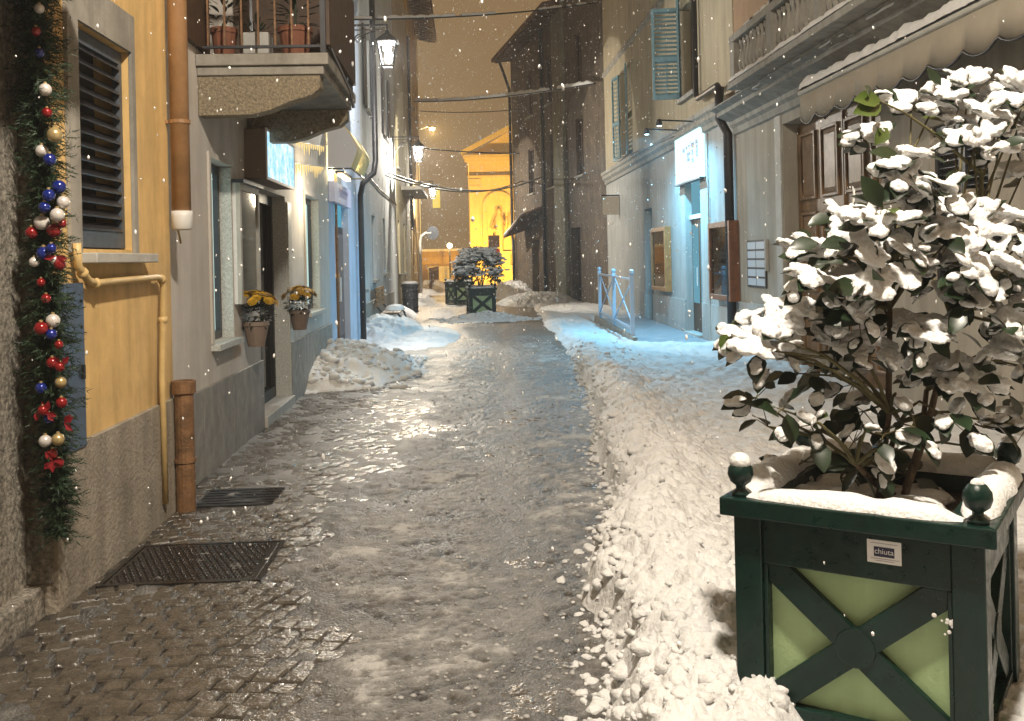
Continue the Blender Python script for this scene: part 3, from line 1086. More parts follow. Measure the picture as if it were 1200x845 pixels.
for (q0, q1) in ((7.22, 7.88), (8.92, 9.6), (9.62, 10.3), (10.32, 11.0), (11.02, 12.4)):
    FG.bx(MB(), q0, q1, 3.27, 5.6, 0.004, 0.05).build('balcony_dark_board', M['wooddark'], t)  # added dark boards that darken the wall seen through the railing
bd = FG.bx(MB(), *aa, -0.355, -0.3).build('balcony_door', M['glassd'], t)
mb = MB()
for q in ((aa[0], aa[0] + 0.08, aa[2], aa[3]), (aa[1] - 0.08, aa[1], aa[2], aa[3]), (aa[0] + 0.08, aa[1] - 0.08, aa[2], aa[2] + 0.5)):
    FG.bx(mb, *q, -0.298, -0.26)
mb.build('frame', M['wooddark'], bd)


def leaf_mesh(L=0.1, W=0.05):
    vs = [(0, 0, 0)]
    for (y, w, z) in ((0.18, 0.62, 0.0), (0.42, 1.0, -0.01), (0.7, 0.78, -0.05), (0.9, 0.32, -0.11)):
        vs += [(-w * W / 2, y * L, z * L + 0.16 * w * W / 2), (0, y * L, z * L - 0.02 * L), (w * W / 2, y * L, z * L + 0.16 * w * W / 2)]
    vs.append((0, L, -0.16 * L))
    fs = [(0, 2, 1), (0, 3, 2)]
    for i in range(3):
        b_ = 1 + 3 * i
        fs += [(b_, b_ + 1, b_ + 4, b_ + 3), (b_ + 1, b_ + 2, b_ + 5, b_ + 4)]
    fs += [(10, 11, 13), (11, 12, 13)]
    return vs, fs


def tuft(mb, c, r, n, L, W, rnd, up=0.5):
    vs, fs = leaf_mesh(L, W)
    for _ in range(n):
        d = Vector((rnd.gauss(0, 1), rnd.gauss(0, 1), rnd.gauss(0, 1))).normalized()
        p = Vector(c) + Vector((d.x * r[0], d.y * r[1], d.z * r[2])) * rnd.uniform(0.35, 1.0)
        q = (d + Vector((0, 0, up))).normalized().to_track_quat('Y', 'Z')
        s_ = rnd.uniform(0.7, 1.2)
        mb.add([p + q @ (Vector(v) * s_) for v in vs], fs)


rnd = random.Random(3)
for i, (w_, rr, lab) in enumerate(((0.16, 0.10, 'terracotta pot with thin plant on the balcony, nearest the wall'), (0.72, 0.13, 'large terracotta pot with leafy plant on the balcony, near the corner post'))):
    p = FG.P(BU0 + 0.22, 3.222, w_)
    pt = thing('plant_pot', lab, 'pot', p, 'pots on the balcony')
    MB().lathe(p, [(rr * 0.75, 0), (rr, 0.21), (rr * 1.08, 0.21), (rr * 1.08, 0.25), (rr * 0.9, 0.25), (rr * 0.88, 0.22)], 16).build('pot', M['terracotta'], pt, smooth=False)
    mb = MB()
    tuft(mb, p + Vector((0, 0, 0.45)), (0.14, 0.14, 0.26), 70, 0.13, 0.03, rnd, 0.8)
    mb.tube([p + Vector((0, 0, 0.2)), p + Vector((0.01, 0, 0.6))], 0.008, 6)
    mb.build('foliage', M['leaf'], pt, kind='stuff')
p = FG.P(BU0 + 0.2, 3.222, 0.42)
pt = thing('trough_planter', 'pale plant trough on the balcony between the terracotta pots', 'planter', p)
FG.bx(MB(), BU0 + 0.1, BU0 + 0.3, 3.223, 3.42, 0.33, 0.53).build('trough', M['lowgrey'], pt, bevel=0.01)
mb = MB()
tuft(mb, p + Vector((0, 0, 0.24)), (0.09, 0.11, 0.07), 40, 0.08, 0.02, rnd, 1.0)
mb.build('foliage', M['leaf'], pt, kind='stuff')

# light-box sign over the door
u0, u1 = FG.px(314, 180, 0.22)[0], FG.px(346, 190, 0.22)[0]
v1, v0 = 2.86, 2.40
t = thing('light_box_sign', 'glowing pale blue light box sign over the grey house door', 'sign', FG.P((u0 + u1) / 2, v0, 0))
FG.bx(MB(), u0, u1, v0, v1, 0.003, 0.20).build('housing', M['potbrown'], t)
FG.bx(MB(), u0 + 0.02, u1 - 0.02, v0 + 0.015, v1 - 0.015, 0.2, 0.206).build('face', emit_mat('backlit_blue_print', (1, 1, 1), 1.0, (9.0, [(0.20, 0.50, 0.85), (0.40, 0.75, 0.95), (0.75, 0.85, 1.0), (0.95, 0.92, 0.95)])), t)
mb = MB()
for q in ((u0 - 0.01, u1 + 0.01, v0 - 0.01, v0 + 0.015), (u0 - 0.01, u1 + 0.01, v1 - 0.015, v1 + 0.01), (u0 - 0.01, u0 + 0.02, v0 + 0.015, v1 - 0.015), (u1 - 0.02, u1 + 0.01, v0 + 0.015, v1 - 0.015)):
    FG.bx(mb, *q, 0.2, 0.212)
mb.build('frame', M['white'], t)

# menu case beside the door
(a, d), (b, c) = FG.px(278, 214, 0.05), FG.px(304, 352, 0.05)
t = thing('menu_case', 'glazed wall menu case left of the grey house door', 'notice case', FG.P((a + b) / 2, c, 0))
FG.bx(MB(), a, b, c, d, 0.003, 0.035).build('back_board', M['whitepaper'], t)
mb = MB()
for q in ((a, a + 0.06, c, d), (b - 0.06, b, c, d), (a + 0.06, b - 0.06, c, c + 0.06), (a + 0.06, b - 0.06, d - 0.06, d)):
    FG.bx(mb, *q, 0.036, 0.07)
mb.build('frame', M['palestone'], t)
FG.bx(MB(), a + 0.1, b - 0.1, c + 0.12, d - 0.10, 0.036, 0.040).build('menu_sheet', mat('grey_printed_sheet', (0.33, 0.32, 0.30), 0.7, var=0.5, vscale=16), t)
FG.bx(MB(), a + 0.061, b - 0.061, c + 0.061, d - 0.061, 0.052, 0.056).build('glass_pane', M['glass'], t)
FG.bx(MB(), a - 0.02, b + 0.02, d, d + 0.03, 0.003, 0.11).build('rain_hood', M['dkgrey'], t)

# flower pots on the wall
for i, (x, y, ww, lab) in enumerate(((300, 372, 0.12, 'wall pot of yellow chrysanthemums left of the grey house door'), (351, 358, 0.12, 'wall pot of yellow chrysanthemums right of the grey house door'))):
    u, v = FG.px(x, y + 8, ww)
    p = FG.P(u, v, ww)
    t = thing('flower_pot', lab, 'flower pot', p - Vector((0, 0, 0.22)), 'flower pots beside the door')
    MB().lathe(p - Vector((0, 0, 0.20)), [(0.075, 0), (0.115, 0.19), (0.125, 0.19), (0.125, 0.225), (0.10, 0.225), (0.095, 0.19)], 16).build('pot', M['potbrown'], t)
    MB().tube([FG.P(u, v - 0.03, 0.002), FG.P(u, v - 0.03, 0.03)], 0.012, 6).build('hook', M['blackm'], t)
    mb = MB()
    tuft(mb, p + Vector((0, 0, 0.10)), (0.15, 0.17, 0.13), 190, 0.07, 0.03, rnd, 0.3)
    mb.build('foliage', M['leaf'], t, kind='stuff')
    for k in range(38):
        th, ph = rnd.uniform(0, 6.28), rnd.uniform(0, 1.25)
        q = p + Vector((math.cos(th) * math.sin(ph) * 0.185, math.sin(th) * math.sin(ph) * 0.20, 0.13 + math.cos(ph) * 0.15))
        mb = MB()
        nrm = (q - p - Vector((0, 0, 0.06))).normalized()
        qq = nrm.to_track_quat('Z', 'Y')
        vs, fs = [], []
        for ring, (rr, zz, nn) in enumerate(((0.044, 0.0, 13), (0.032, 0.013, 11), (0.018, 0.022, 8))):
            for j in range(nn):
                a_ = 6.283 * j / nn + ring
                dd = Vector((math.cos(a_), math.sin(a_), 0))
                pe = Vector((-math.sin(a_), math.cos(a_), 0)) * 0.007
                b_ = len(vs)
                vs += [q + qq @ (Vector((0, 0, zz)) + pe * 0.3), q + qq @ (dd * rr + Vector((0, 0, zz + 0.008)) + pe), q + qq @ (dd * rr + Vector((0, 0, zz + 0.008)) - pe), q + qq @ (Vector((0, 0, zz)) - pe * 0.3)]
                fs.append((b_, b_ + 1, b_ + 2, b_ + 3))
        mb.add(vs, fs)
        mb.build('blossom', M['flower'], t)

# icicle fairy lights on the grey wall
for i, (x0, y0, x1, y1, lab) in enumerate(((347, 166, 381, 172, 'upper row of warm icicle fairy lights beside the light box sign'), (347, 192, 380, 196, 'lower row of warm icicle fairy lights beside the light box sign'))):
    a, b = FG.px(x0, y0, 0.05), FG.px(x1, y1, 0.05)
    t = thing('icicle_lights', lab, 'fairy lights', FG.P(*a, 0.03), 'icicle fairy lights')
    mb = MB().tube([FG.P(a[0] + (b[0] - a[0]) * k / 8, a[1] + (b[1] - a[1]) * k / 8 + 0.015 * math.sin(k * 2.1), 0.03) for k in range(9)], 0.005, 5)
    mb.build('wire', M['white'], t)
    for k in range(13):
        f = (k + 0.5) / 13
        L = rnd.uniform(0.04, 0.16)
        c_ = FG.P(a[0] + (b[0] - a[0]) * f, a[1] + (b[1] - a[1]) * f, 0.04)
        mb = MB()
        mb.lathe(c_ - Vector((0, 0, L)), [(0.003, 0), (0.009, L * 0.5), (0.012, L)], 6)
        mb.build('icicle', emit_mat('warm_led', (1.0, 0.72, 0.28), 0.9), t)

point('fairy_glow', FG.P(12.3, 2.45, 0.45), 34, (1.0, 0.84, 0.60), t, 0.25)

# --- pale blue shop
S0, S1 = GE + 0.004, FG.px(424, 300)[0] + 0.25
FS = Fac(XG, 0, 0, 1, 1, 0)
t = thing('blue_shop_house', 'pale blue house with dark shop door and dome awning', 'building', (XG - 0.2, 16, 0))
dS = (FS.px(393, 300)[0], FS.px(409, 300)[0], 0.12, 2.70)
oW = (16.0, 17.2, 4.6, 6.4)
FS.wall(MB(), S0, S1, 0, H_L, [dS, oW], 0.3).build('wall', M['shopblue'], t)
a, b, c, d = dS
dr = FS.bx(MB(), a, b, c, d - 0.5, -0.14, -0.10).build('shop_door', M['dkgrey'], t)
for k in range(2):
    uu = a + 0.08 + k * (b - a - 0.1) / 2
    FS.bx(MB(), uu, uu + (b - a) / 2 - 0.15, c + 0.25, d - 0.62, -0.099, -0.09).build('pane', M['glassd'], dr)
MB().tube([FS.P((a + b) / 2, 0.95, -0.05), FS.P((a + b) / 2, 1.35, -0.05)], 0.02, 8).build('handle', M['white'], dr)
FS.bx(MB(), a, b, d - 0.49, d, -0.14, -0.12).build('transom_window', emit_mat('cyan_lit_transom', (0.15, 0.55, 0.75), 0.55), t)
MB().tube([FS.P(a + 0.05, 3.0, 0.02), FS.P(a + 0.05, 0.0, 0.02)], 0.02, 8).build('conduit', M['castiron'], t)
wn = FS.bx(MB(), *oW, -0.29, -0.26).build('window', M['glassd'], t)
FS.bx(MB(), oW[0] - 0.05, oW[1] + 0.05, oW[2] - 0.08, oW[2] - 0.005, -0.2, 0.08).build('sill', M['stone'], wn)
# downpipe with swan neck
u = FS.px(424, 300, 0.1)[0]
pts = [FS.P(u + 0.5, 9, 0.35), FS.P(u + 0.5, 3.55, 0.35), FS.P(u + 0.42, 3.3, 0.32), FS.P(u + 0.1, 3.08, 0.14), FS.P(u, 2.85, 0.1), FS.P(u, 1.2, 0.1), FS.P(u, -0.05, 0.1)]
MB().tube(pts, 0.055, 12).build('downpipe', M['blackm'], t, smooth=True)
# shop sign board
(a2, d2), (b2, c2) = FS.px(391, 212, 0.08), FS.px(411, 246, 0.08)
t = thing('shop_fascia_sign', 'pale lilac fascia sign board over the dark shop door', 'sign', FS.P(a2, c2, 0))
FS.bx(MB(), a2, b2, c2 + 0.02, d2, 0.003, 0.09).build('board', mat('lilac_sign_board', (0.50, 0.55, 0.78), 0.4), t)
for k, (f0, f1, v_) in enumerate(((0.25, 0.8, 0.62), (0.3, 0.7, 0.42))):
    FS.bx(MB(), a2 + (b2 - a2) * f0, a2 + (b2 - a2) * f1, c2 + (d2 - c2) * v_, c2 + (d2 - c2) * v_ + 0.05, 0.0905, 0.094).build('lettering', mat('lilac_lettering', (0.34, 0.33, 0.52), 0.5), t)
# dome awning with ribs
A0, A1 = 14.75, 16.6
t = thing('dome_awning', 'cream ribbed dome awning lit from below over the blue shop', 'awning', FS.P((A0 + A1) / 2, 3.0, 0))
prof = [(0.02, 3.72), (0.18, 3.70), (0.33, 3.55), (0.46, 3.32), (0.45, 3.24), (0.36, 3.02)]
cloth = mat('cream_awning_cloth', (0.66, 0.56, 0.30), 0.8, var=0.08, vscale=5)
cloth.node_tree.nodes['Principled BSDF'].inputs['Transmission Weight'].default_value = 0.0
n = 11
for k in range(n):
    ua, ub = A0 + (A1 - A0) * k / n, A0 + (A1 - A0) * (k + 0.86) / n
    mb = MB()
    for i in range(len(prof) - 1):
        (w0, q0), (w1, q1) = prof[i], prof[i + 1]
        mb.hexa([FS.P(ua, q0, w0), FS.P(ub, q0, w0), FS.P(ub, q1, w1), FS.P(ua, q1, w1),
                 FS.P(ua, q0 + 0.015, w0 + 0.012), FS.P(ub, q0 + 0.015, w0 + 0.012), FS.P(ub, q1 + 0.015, w1 + 0.012), FS.P(ua, q1 + 0.015, w1 + 0.012)])
    mb.build('cloth_gore', cloth, t)
MB().prism([FS.P(A0 + 0.002, q, w_) for w_, q in prof] + [FS.P(A0 + 0.002, 3.02, 0.02)], (0, 0.012, 0)).build('side_panel', mat('pale_side_cloth', (0.52, 0.55, 0.62), 0.8), t)
mb = MB().tube([FS.P(A0, 3.0, 0.02), FS.P(A0, 3.0, 0.36), FS.P(A1, 3.0, 0.36), FS.P(A1, 3.0, 0.02)], 0.014, 8)
mb.build('frame', M['dkgrey'], t)
t = thing('awning_lamp', 'small warm lamp tube under the dome awning', 'lamp', FS.P(15.2, 2.9, 0.2))
FS.bx(MB(), 14.8, 15.9, 2.90, 2.94, 0.15, 0.22).build('tube', emit_mat('warm_tube', (1, 0.75, 0.4), 4), t)
FS.bx(MB(), 14.78, 15.92, 2.941, 2.97, 0.12, 0.25).build('housing', M['blackm'], t)
point('awning_light', FS.P(15.3, 3.06, 0.2), POW['awning'], (1, 0.8, 0.42), t, 0.1)

# --- further houses down the left side
FL = Fac(-2.06, 0, 0, 1, 1, 0)


def slit_window(f, parent, u0, u1, v0, v1, m=None, sill=True, frame=None):
    wn = f.bx(MB(), u0, u1, v0, v1, -0.15, -0.12).build('window', m or M['glassd'], parent)
    mb = MB()
    e_ = 0.05
    for q in ((u0, u0 + e_, v0, v1), (u1 - e_, u1, v0, v1), (u0 + e_, u1 - e_, v1 - e_, v1), (u0 + e_, u1 - e_, v0, v0 + e_), ((u0 + u1) / 2 - 0.025, (u0 + u1) / 2 + 0.025, v0 + e_, v1 - e_)):
        f.bx(mb, *q, -0.119, -0.07)
    mb.build('frame', frame or M['wooddark'], wn)
    if sill:
        f.bx(MB(), u0 - 0.06, u1 + 0.06, v0 - 0.07, v0 - 0.004, -0.1, 0.08).build('sill', M['stone'], wn)
    return wn


t = thing('pale_house', 'pale cool plastered house with three narrow windows beyond the blue shop', 'building', (-2.3, 24, 0))
P0, P1 = S1 + 0.004, 30.0
w3 = [(FL.px(x0, 300)[0], FL.px(x1, 300)[0], v0, v1) for x0, x1, v0, v1 in ((422.5, 426.5, 1.05, 2.5), (436.5, 440.5, 1.2, 2.65), (449.5, 452, 1.3, 2.7))]
up = [(21.2, 22.3, 4.9, 6.6), (26.0, 27.2, 4.9, 6.6)]
FL.wall(MB(), P0, P1, 0, H_L, w3 + up, 0.3).build('wall', M['pale'], t)
for q in w3 + up:
    slit_window(FL, t, *q)
FL.bx(MB(), P0 + 0.02, 28.0, -0.1, 0.75, 0.003, 0.035).build('base_slab', M['slab'], t)
MB().tube([FL.P(P0 + 0.1, 3.5, 0.02), FL.P(24, 3.35, 0.03), FL.P(29.9, 3.3, 0.02)], 0.018, 6).build('wall_cable', M['blackm'], t)
for q in up:
    for sgn in (-1, 1):
        u0 = q[0] - 0.55 if sgn < 0 else q[1] + 0.02
        sh = FL.bx(MB(), u0, u0 + 0.53, q[2], q[3], 0.01, 0.05).build('shutter', M['shutdark'], t)

t = thing('sand_house', 'sand coloured house with cracked plaster past the pale house', 'building', (-2.3, 35, 0))
w4 = [(31.2, 32.0, 1.2, 2.9), (34.0, 34.9, 1.2, 2.9), (31.2, 32.2, 4.6, 6.3), (35.2, 36.2, 4.6, 6.3)]
FL2 = Fac(-2.10, 0, 0, 1, 1, 0)
FL2.wall(MB(), 30.004, 38.5, 0, 11.3, w4, 0.3).build('wall', M['sand'], t)
for q in w4:
    slit_window(FL2, t, *q)
MB().tube([FL2.P(36.8, 10, 0.15), FL2.P(36.8, 3.2, 0.15), FL2.P(36.6, 2.9, 0.2), FL2.P(35.6, 2.75, 0.2)], 0.05, 10).build('downpipe', M['blackm'], t, smooth=True)
mb = MB()
FL2.bx(mb, 33.2, 38.4, 4.0, 4.12, 0.003, 0.7)
mb.build('balcony_slab', M['stone'], t)

t = thing('ochre_corner_house', 'tall ochre house with deep raftered eaves at the far left corner', 'building', (-2.3, 42, 0))
FL3 = Fac(-2.06, 0, 0, 1, 1, 0)
w5 = [(40.2, 41.2, 1.1, 2.9), (40.2, 41.2, 4.6, 6.4), (40.2, 41.2, 7.9, 9.5), (43.6, 44.6, 4.6, 6.4), (43.6, 44.6, 7.9, 9.5)]
FL3.wall(MB(), 38.504, 46.0, 0, 12.0, w5, 0.3).build('wall', M['ochre'], t)
for q in w5:
    slit_window(FL3, t, *q)
rf = MB()
rf.hexa([FL3.P(38.2, 12.32, -4), FL3.P(46.5, 12.32, -4), FL3.P(46.5, 11.95, 0.95), FL3.P(38.2, 11.95, 0.95),
         FL3.P(38.2, 12.5, -4), FL3.P(46.5, 12.5, -4), FL3.P(46.5, 12.13, 0.95), FL3.P(38.2, 12.13, 0.95)])
rf = rf.build('roof', M['rooft'], t)
for k in range(18):
    uu = 38.4 + k * 0.46
    MB().hexa([FL3.P(uu, 12.05, 0.004), FL3.P(uu + 0.12, 12.05, 0.004), FL3.P(uu + 0.12, 11.80, 0.9), FL3.P(uu, 11.80, 0.9),
               FL3.P(uu, 12.0 + 0.01, 0.004), FL3.P(uu + 0.12, 12.01, 0.004), FL3.P(uu + 0.12, 11.945, 0.9), FL3.P(uu, 11.945, 0.9)]).build('rafter', M['wood'], rf)
FL3.bx(MB(), 45.6, 46.01, 0, 11.9, 0.004, 0.05).build('lit_corner_strip', M['church'], t)  # golden strip paints the sodium lamp light on this corner

# ================================================================== LANTERNS


def lantern_proto():
    t = thing('street_lantern', '', 'street lamp', (0, 0, 0))
    # local coordinates: origin at the wall plate foot, lantern hangs at x = .78
    mb = MB().bar((0.03, 0, 0), (0.03, 0, 0.95), 0.05, 0.03)
    mb.bar((0.03, 0, 0.90), (0.80, 0, 0.90), 0.03, 0.03)
    mb.bar((0.03, 0, 0.82), (0.70, 0, 0.82), 0.018, 0.018)
    sp = [(0.30 + 0.10 * math.cos(a) * (1 - a / 9), 0, 0.66 + 0.10 * math.sin(a) * (1 - a / 9)) for a in [k * 0.45 for k in range(16)]]
    mb.tube(sp, 0.009, 6)
    mb.tube([(0.05, 0, 0.25), (0.12, 0, 0.5), (0.30, 0, 0.70), (0.55, 0, 0.80)], 0.012, 6)
    mb.build('bracket', M['blackm'], t, local=True)
    cx, zt = 0.78, 0.62
    MB().tube([(cx, 0, 0.89), (cx, 0, zt + 0.14)], 0.015, 8).build('hanger', M['blackm'], t, local=True)
    rf = MB()
    k = 0.20
    rf.add([(cx - k, -k, zt - 0.02), (cx + k, -k, zt - 0.02), (cx + k, k, zt - 0.02), (cx - k, k, zt - 0.02),
            (cx - 0.05, -0.05, zt + 0.13), (cx + 0.05, -0.05, zt + 0.13), (cx + 0.05, 0.05, zt + 0.13), (cx - 0.05, 0.05, zt + 0.13)],
           [(0, 1, 5, 4), (1, 2, 6, 5), (2, 3, 7, 6), (3, 0, 4, 7), (4, 5, 6, 7), (0, 3, 2, 1)])
    rf.lathe((cx, 0, zt + 0.13), [(0.05, 0), (0.035, 0.05), (0.02, 0.07)], 8)
    rf.build('roof', M['blackm'], t, local=True)
    up, lo, zb = 0.165, 0.085, zt - 0.43
    fr = MB()
    C = [(-1, -1), (1, -1), (1, 1), (-1, 1)]
    for (sx, sy) in C:
        fr.bar((cx + sx * up, sy * up, zt - 0.022), (cx + sx * lo, sy * lo, zb), 0.014, 0.014)
    for i in range(4):
        (ax, ay), (bx_, by) = C[i], C[(i + 1) % 4]
        fr.bar((cx + ax * lo, ay * lo, zb), (cx + bx_ * lo, by * lo, zb), 0.018, 0.018)
        fr.bar((cx + ax * up, ay * up, zt - 0.03), (cx + bx_ * up, by * up, zt - 0.03), 0.014, 0.014)
    fr.build('frame', M['dkgrey'], t, local=True)
    for i in range(4):
        (ax, ay), (bx_, by) = C[i], C[(i + 1) % 4]
        MB().add([(cx + ax * up, ay * up, zt - 0.04), (cx + bx_ * up, by * up, zt - 0.04), (cx + bx_ * lo, by * lo, zb), (cx + ax * lo, ay * lo, zb)], [(0, 1, 2, 3)]).build('pane', M['lampglass'], t, local=True)
    MB().ball((cx, 0, zt - 0.11), 0.075, 14, 8, (1, 1, 1.0)).build('bulb', emit_mat('lamp_bulb', (1, 0.95, 0.86), 90), t, smooth=True, local=True)
    return t


LP = lantern_proto()
LAMPS = [  # wall x, y, z of plate foot, facing (+1 left wall), power, colour, label
    (-2.03, 16.9, 4.75, 1, POW['lamp_1'], (1.0, 0.95, 0.88), 'large lit lantern on a scrolled bracket, nearest of the left row'),
    (-2.06, 28.6, 4.30, 1, POW['lamp_far'], (1.0, 0.90, 0.74), 'lit wall lantern second along the left row past the pale house'),
    (-2.06, 41.0, 4.0, 1, POW['lamp_far'] * 0.8, (1.0, 0.88, 0.70), 'small lit lantern third along the left row by the ochre house'),
]
for i, (x, y, z, sg, pw, colr, lab) in enumerate(LAMPS):
    l = LP if i == 0 else copy_tree(LP)
    l.location = (x, y, z)
    l['label'] = lab
    l['group'] = 'wall lanterns along the street'
    if sg < 0:
        l.rotation_euler = (0, 0, math.pi)
    lt = bpy.data.lights.new('lantern_light', 'POINT')
    lt.energy, lt.color, lt.shadow_soft_size = pw, colr, 0.07
    lo = bpy.data.objects.new('lantern_light', lt)
    COL.objects.link(lo)
    lo.location = (0.78, 0, 0.43)
    lo.parent = l

# lamp hung on a cable over the middle of the street, just above the viewer
PX_, PY_, PZ_ = 0.75, 1.7, 6.0
t = thing('pendant_street_lamp', 'pendant street lamp hung on a cable over the street just above the viewer', 'street lamp', (PX_, PY_, PZ_))
MB().tube([(-2.06, PY_, 6.75), (PX_, PY_, 6.5), (4.3, PY_, 6.85)], 0.012, 6).build('span_cable', M['cable'], t)
MB().tube([(PX_, PY_, 6.5), (PX_, PY_, 6.22)], 0.02, 8).build('hanger', M['blackm'], t)
MB().lathe((PX_, PY_, 6.05), [(0.24, 0), (0.22, 0.05), (0.10, 0.13), (0.06, 0.2)], 16).build('shade', M['dkgrey'], t, smooth=True)
MB().ball((PX_, PY_, 6.02), 0.085, 14, 8).build('bulb', emit_mat('warm_bulb', (1, 0.82, 0.58), 30), t, smooth=True)
point('pendant_light', (PX_, PY_, 5.9), POW['pendant'], (1.0, 0.89, 0.74), t, 0.16)

# ================================================================== RIGHT SIDE
FR = Fac(XR, 0, 0, 1, -1, 0)

# --- cream house with the lit shop
t = thing('cream_shop_house', 'cream and grey house with blue shutters and lit shop entrance', 'building', (XR + 0.2, 22, 0))
C0, C1 = 15.3, 29.4
sd = (FR.px(822, 300)[0], FR.px(804, 300)[0], 0.12, 3.02)
rec = (FR.px(765, 300)[0] - 0.0, FR.px(756, 300)[0], 0.0, 2.7)
upw = (17.75, 18.95, 4.62, 6.35)
slw = (25.3, 26.4, 4.25, 6.55)
FR.wall(MB(), C0, C1, 0, 3.85, [sd, rec], 0.35).build('lower_wall', M['lowgrey'], t)
FR.wall(MB(), C0, C1, 3.86, 11.5, [upw, slw], 0.3).build('upper_wall', M['cream'], t)
mb = FR.prof(MB(), [(0.002, 3.74), (0.05, 3.76), (0.06, 3.84), (0.12, 3.90), (0.12, 3.98), (0.16, 4.02), (0.16, 4.10), (0.002, 4.16)], C0, C1 - 0.01)
mb.build('string_course', M['stone'], t)
FR.prof(MB(), [(0.002, 6.95), (0.05, 6.98), (0.05, 7.1), (0.002, 7.14)], C0, C1 - 0.01).build('string_course', M['stone'], t)
bs = [C0 + 0.02, 17.2, sd[0] - 0.06]
FR.bx(MB(), C0 + 0.02, sd[0] - 0.06, -0.1, 0.72, 0.002, 0.03).build('base_slab', M['lowgrey'], t)
FR.bx(MB(), sd[1] + 0.06, rec[0] - 0.02, -0.1, 0.72, 0.002, 0.03).build('base_slab', M['lowgrey'], t)
FR.bx(MB(), rec[1] + 0.02, C1 - 0.02, -0.1, 0.72, 0.002, 0.03).build('base_slab', M['lowgrey'], t)
a, b, c, d = sd
FR.bx(MB(), a - 0.03, b + 0.03, -0.1, 0.118, -0.36, 0.08).build('threshold', M['palestone'], t)
dr = FR.bx(MB(), a + 0.001, b - 0.001, c, d - 0.75, -0.16, -0.125).build('shop_door', M['wooddark'], t)
for k in range(2):
    uu = a + 0.08 + k * (b - a) / 2
    FR.bx(MB(), uu, uu + (b - a) / 2 - 0.16, c + 0.55, d - 0.85, -0.124, -0.115).build('pane', emit_mat('shop_glow', (0.25, 0.62, 0.80), 0.45), dr)
MB().tube([FR.P((a + b) / 2 + 0.05, 1.0, -0.08), FR.P((a + b) / 2 + 0.05, 1.35, -0.08)], 0.014, 8).build('handle', M['white'], dr)
FR.bx(MB(), a, b, d - 0.74, d - 0.66, -0.17, -0.08).build('transom_rail', M['white'], t)
FR.bx(MB(), a, b, d - 0.65, d, -0.16, -0.13).build('transom_window', emit_mat('shop_glow', (0.25, 0.62, 0.80), 0.45), t)
a, b, c, d = rec
FR.bx(MB(), a, b, c, d, -0.345, -0.30).build('side_door', M['lowgrey'], t)
# shuttered windows
for (q, nm) in ((upw, 0), (slw, 1)):
    wn = FR.bx(MB(), *q, -0.29, -0.25).build('window', M['glassd'], t)
    FR.bx(MB(), q[0] - 0.08, q[1] + 0.08, q[2] - 0.09, q[2] - 0.004, -0.2, 0.10).build('sill', M['stone'], wn)


def louvre_leaf(parent, P0, ax, up0, up1, width, thick_dir, m):
    """louvred shutter leaf: P0 hinge foot (x,y), ax unit vector along its width"""
    P0, ax, td = Vector(P0), Vector(ax), Vector(thick_dir)
    mb = MB()

    def B(s0, s1, z0, z1, t0, t1):
        q = [P0 + ax * s_ + td * t_ for s_, t_ in ((s0, t0), (s1, t0), (s1, t1), (s0, t1))]
        return mb.hexa([(p.x, p.y, z0) for p in q] + [(p.x, p.y, z1) for p in q])
    zm = up0 + (up1 - up0) * 0.44
    B(0, 0.05, up0, up1, 0, 0.04)
    B(width - 0.05, width, up0, up1, 0, 0.04)
    B(0.05, width - 0.05, up0, up0 + 0.08, 0, 0.04)
    B(0.05, width - 0.05, up1 - 0.07, up1, 0, 0.04)
    B(0.05, width - 0.05, zm - 0.04, zm + 0.04, 0, 0.04)
    B(width / 2 - 0.012, width / 2 + 0.012, up0 + 0.08, zm - 0.04, 0.03, 0.042)
    sh = mb.build('shutter', m, parent)
    for (z0, z1, n) in ((up0 + 0.10, zm - 0.06, 9), (zm + 0.06, up1 - 0.09, 11)):
        for k in range(n):
            z = z0 + (z1 - z0) * k / (n - 1)
            mb = MB()
            q = [P0 + ax * 0.051 + td * 0.036, P0 + ax * (width - 0.051) + td * 0.036, P0 + ax * (width - 0.051) + td * 0.004, P0 + ax * 0.051 + td * 0.004]
            zz = [z - 0.02, z - 0.02, z + 0.022, z + 0.022]
            mb.hexa([(p.x, p.y, h) for p, h in zip(q, zz)] + [(p.x, p.y, h + 0.009) for p, h in zip(q, zz)])
            mb.build('slat', m, sh)
    return sh


louvre_leaf(t, (XR - 0.01, 19.0, 0), (-0.985, 0.17, 0), 4.64, 6.42, 0.55, (0, -1, 0), M['shutblue'])
louvre_leaf(t, (XR - 0.02, 18.9, 0), (-0.28, -0.96, 0), 4.66, 6.60, 0.58, (-0.96, 0.28, 0), M['shutblue'])
louvre_leaf(t, (XR - 0.02, 25.3, 0), (-0.15, -0.99, 0), 4.2, 6.5, 0.6, (-0.99, 0.15, 0), M['shutblue'])
louvre_leaf(t, (XR - 0.02, 26.4, 0), (-0.15, 0.99, 0), 4.2, 6.5, 0.6, (-0.99, -0.15, 0), M['shutblue'])
pts = [FR.P(17.45, 11, 0.09), FR.P(17.45, 4.45, 0.09), FR.P(17.2, 4.36, 0.12), FR.P(15.55, 4.30, 0.2), FR.P(15.42, 4.2, 0.2)]
MB().tube(pts, 0.05, 10).build('upper_downpipe', M['blackm'], t, smooth=True)
pts = [FR.P(15.42, 4.25, 0.2), FR.P(15.42, 3.75, 0.22), FR.P(15.36, 3.5, 0.1), FR.P(15.36, -0.05, 0.1)]
MB().tube(pts, 0.075, 12).build('downpipe', M['blackm'], t, smooth=True)
MB().tube([FR.P(17.0, 3.72, 0.02), FR.P(17.0, 0.0, 0.03)], 0.014, 6).build('conduit', M['palestone'], t)

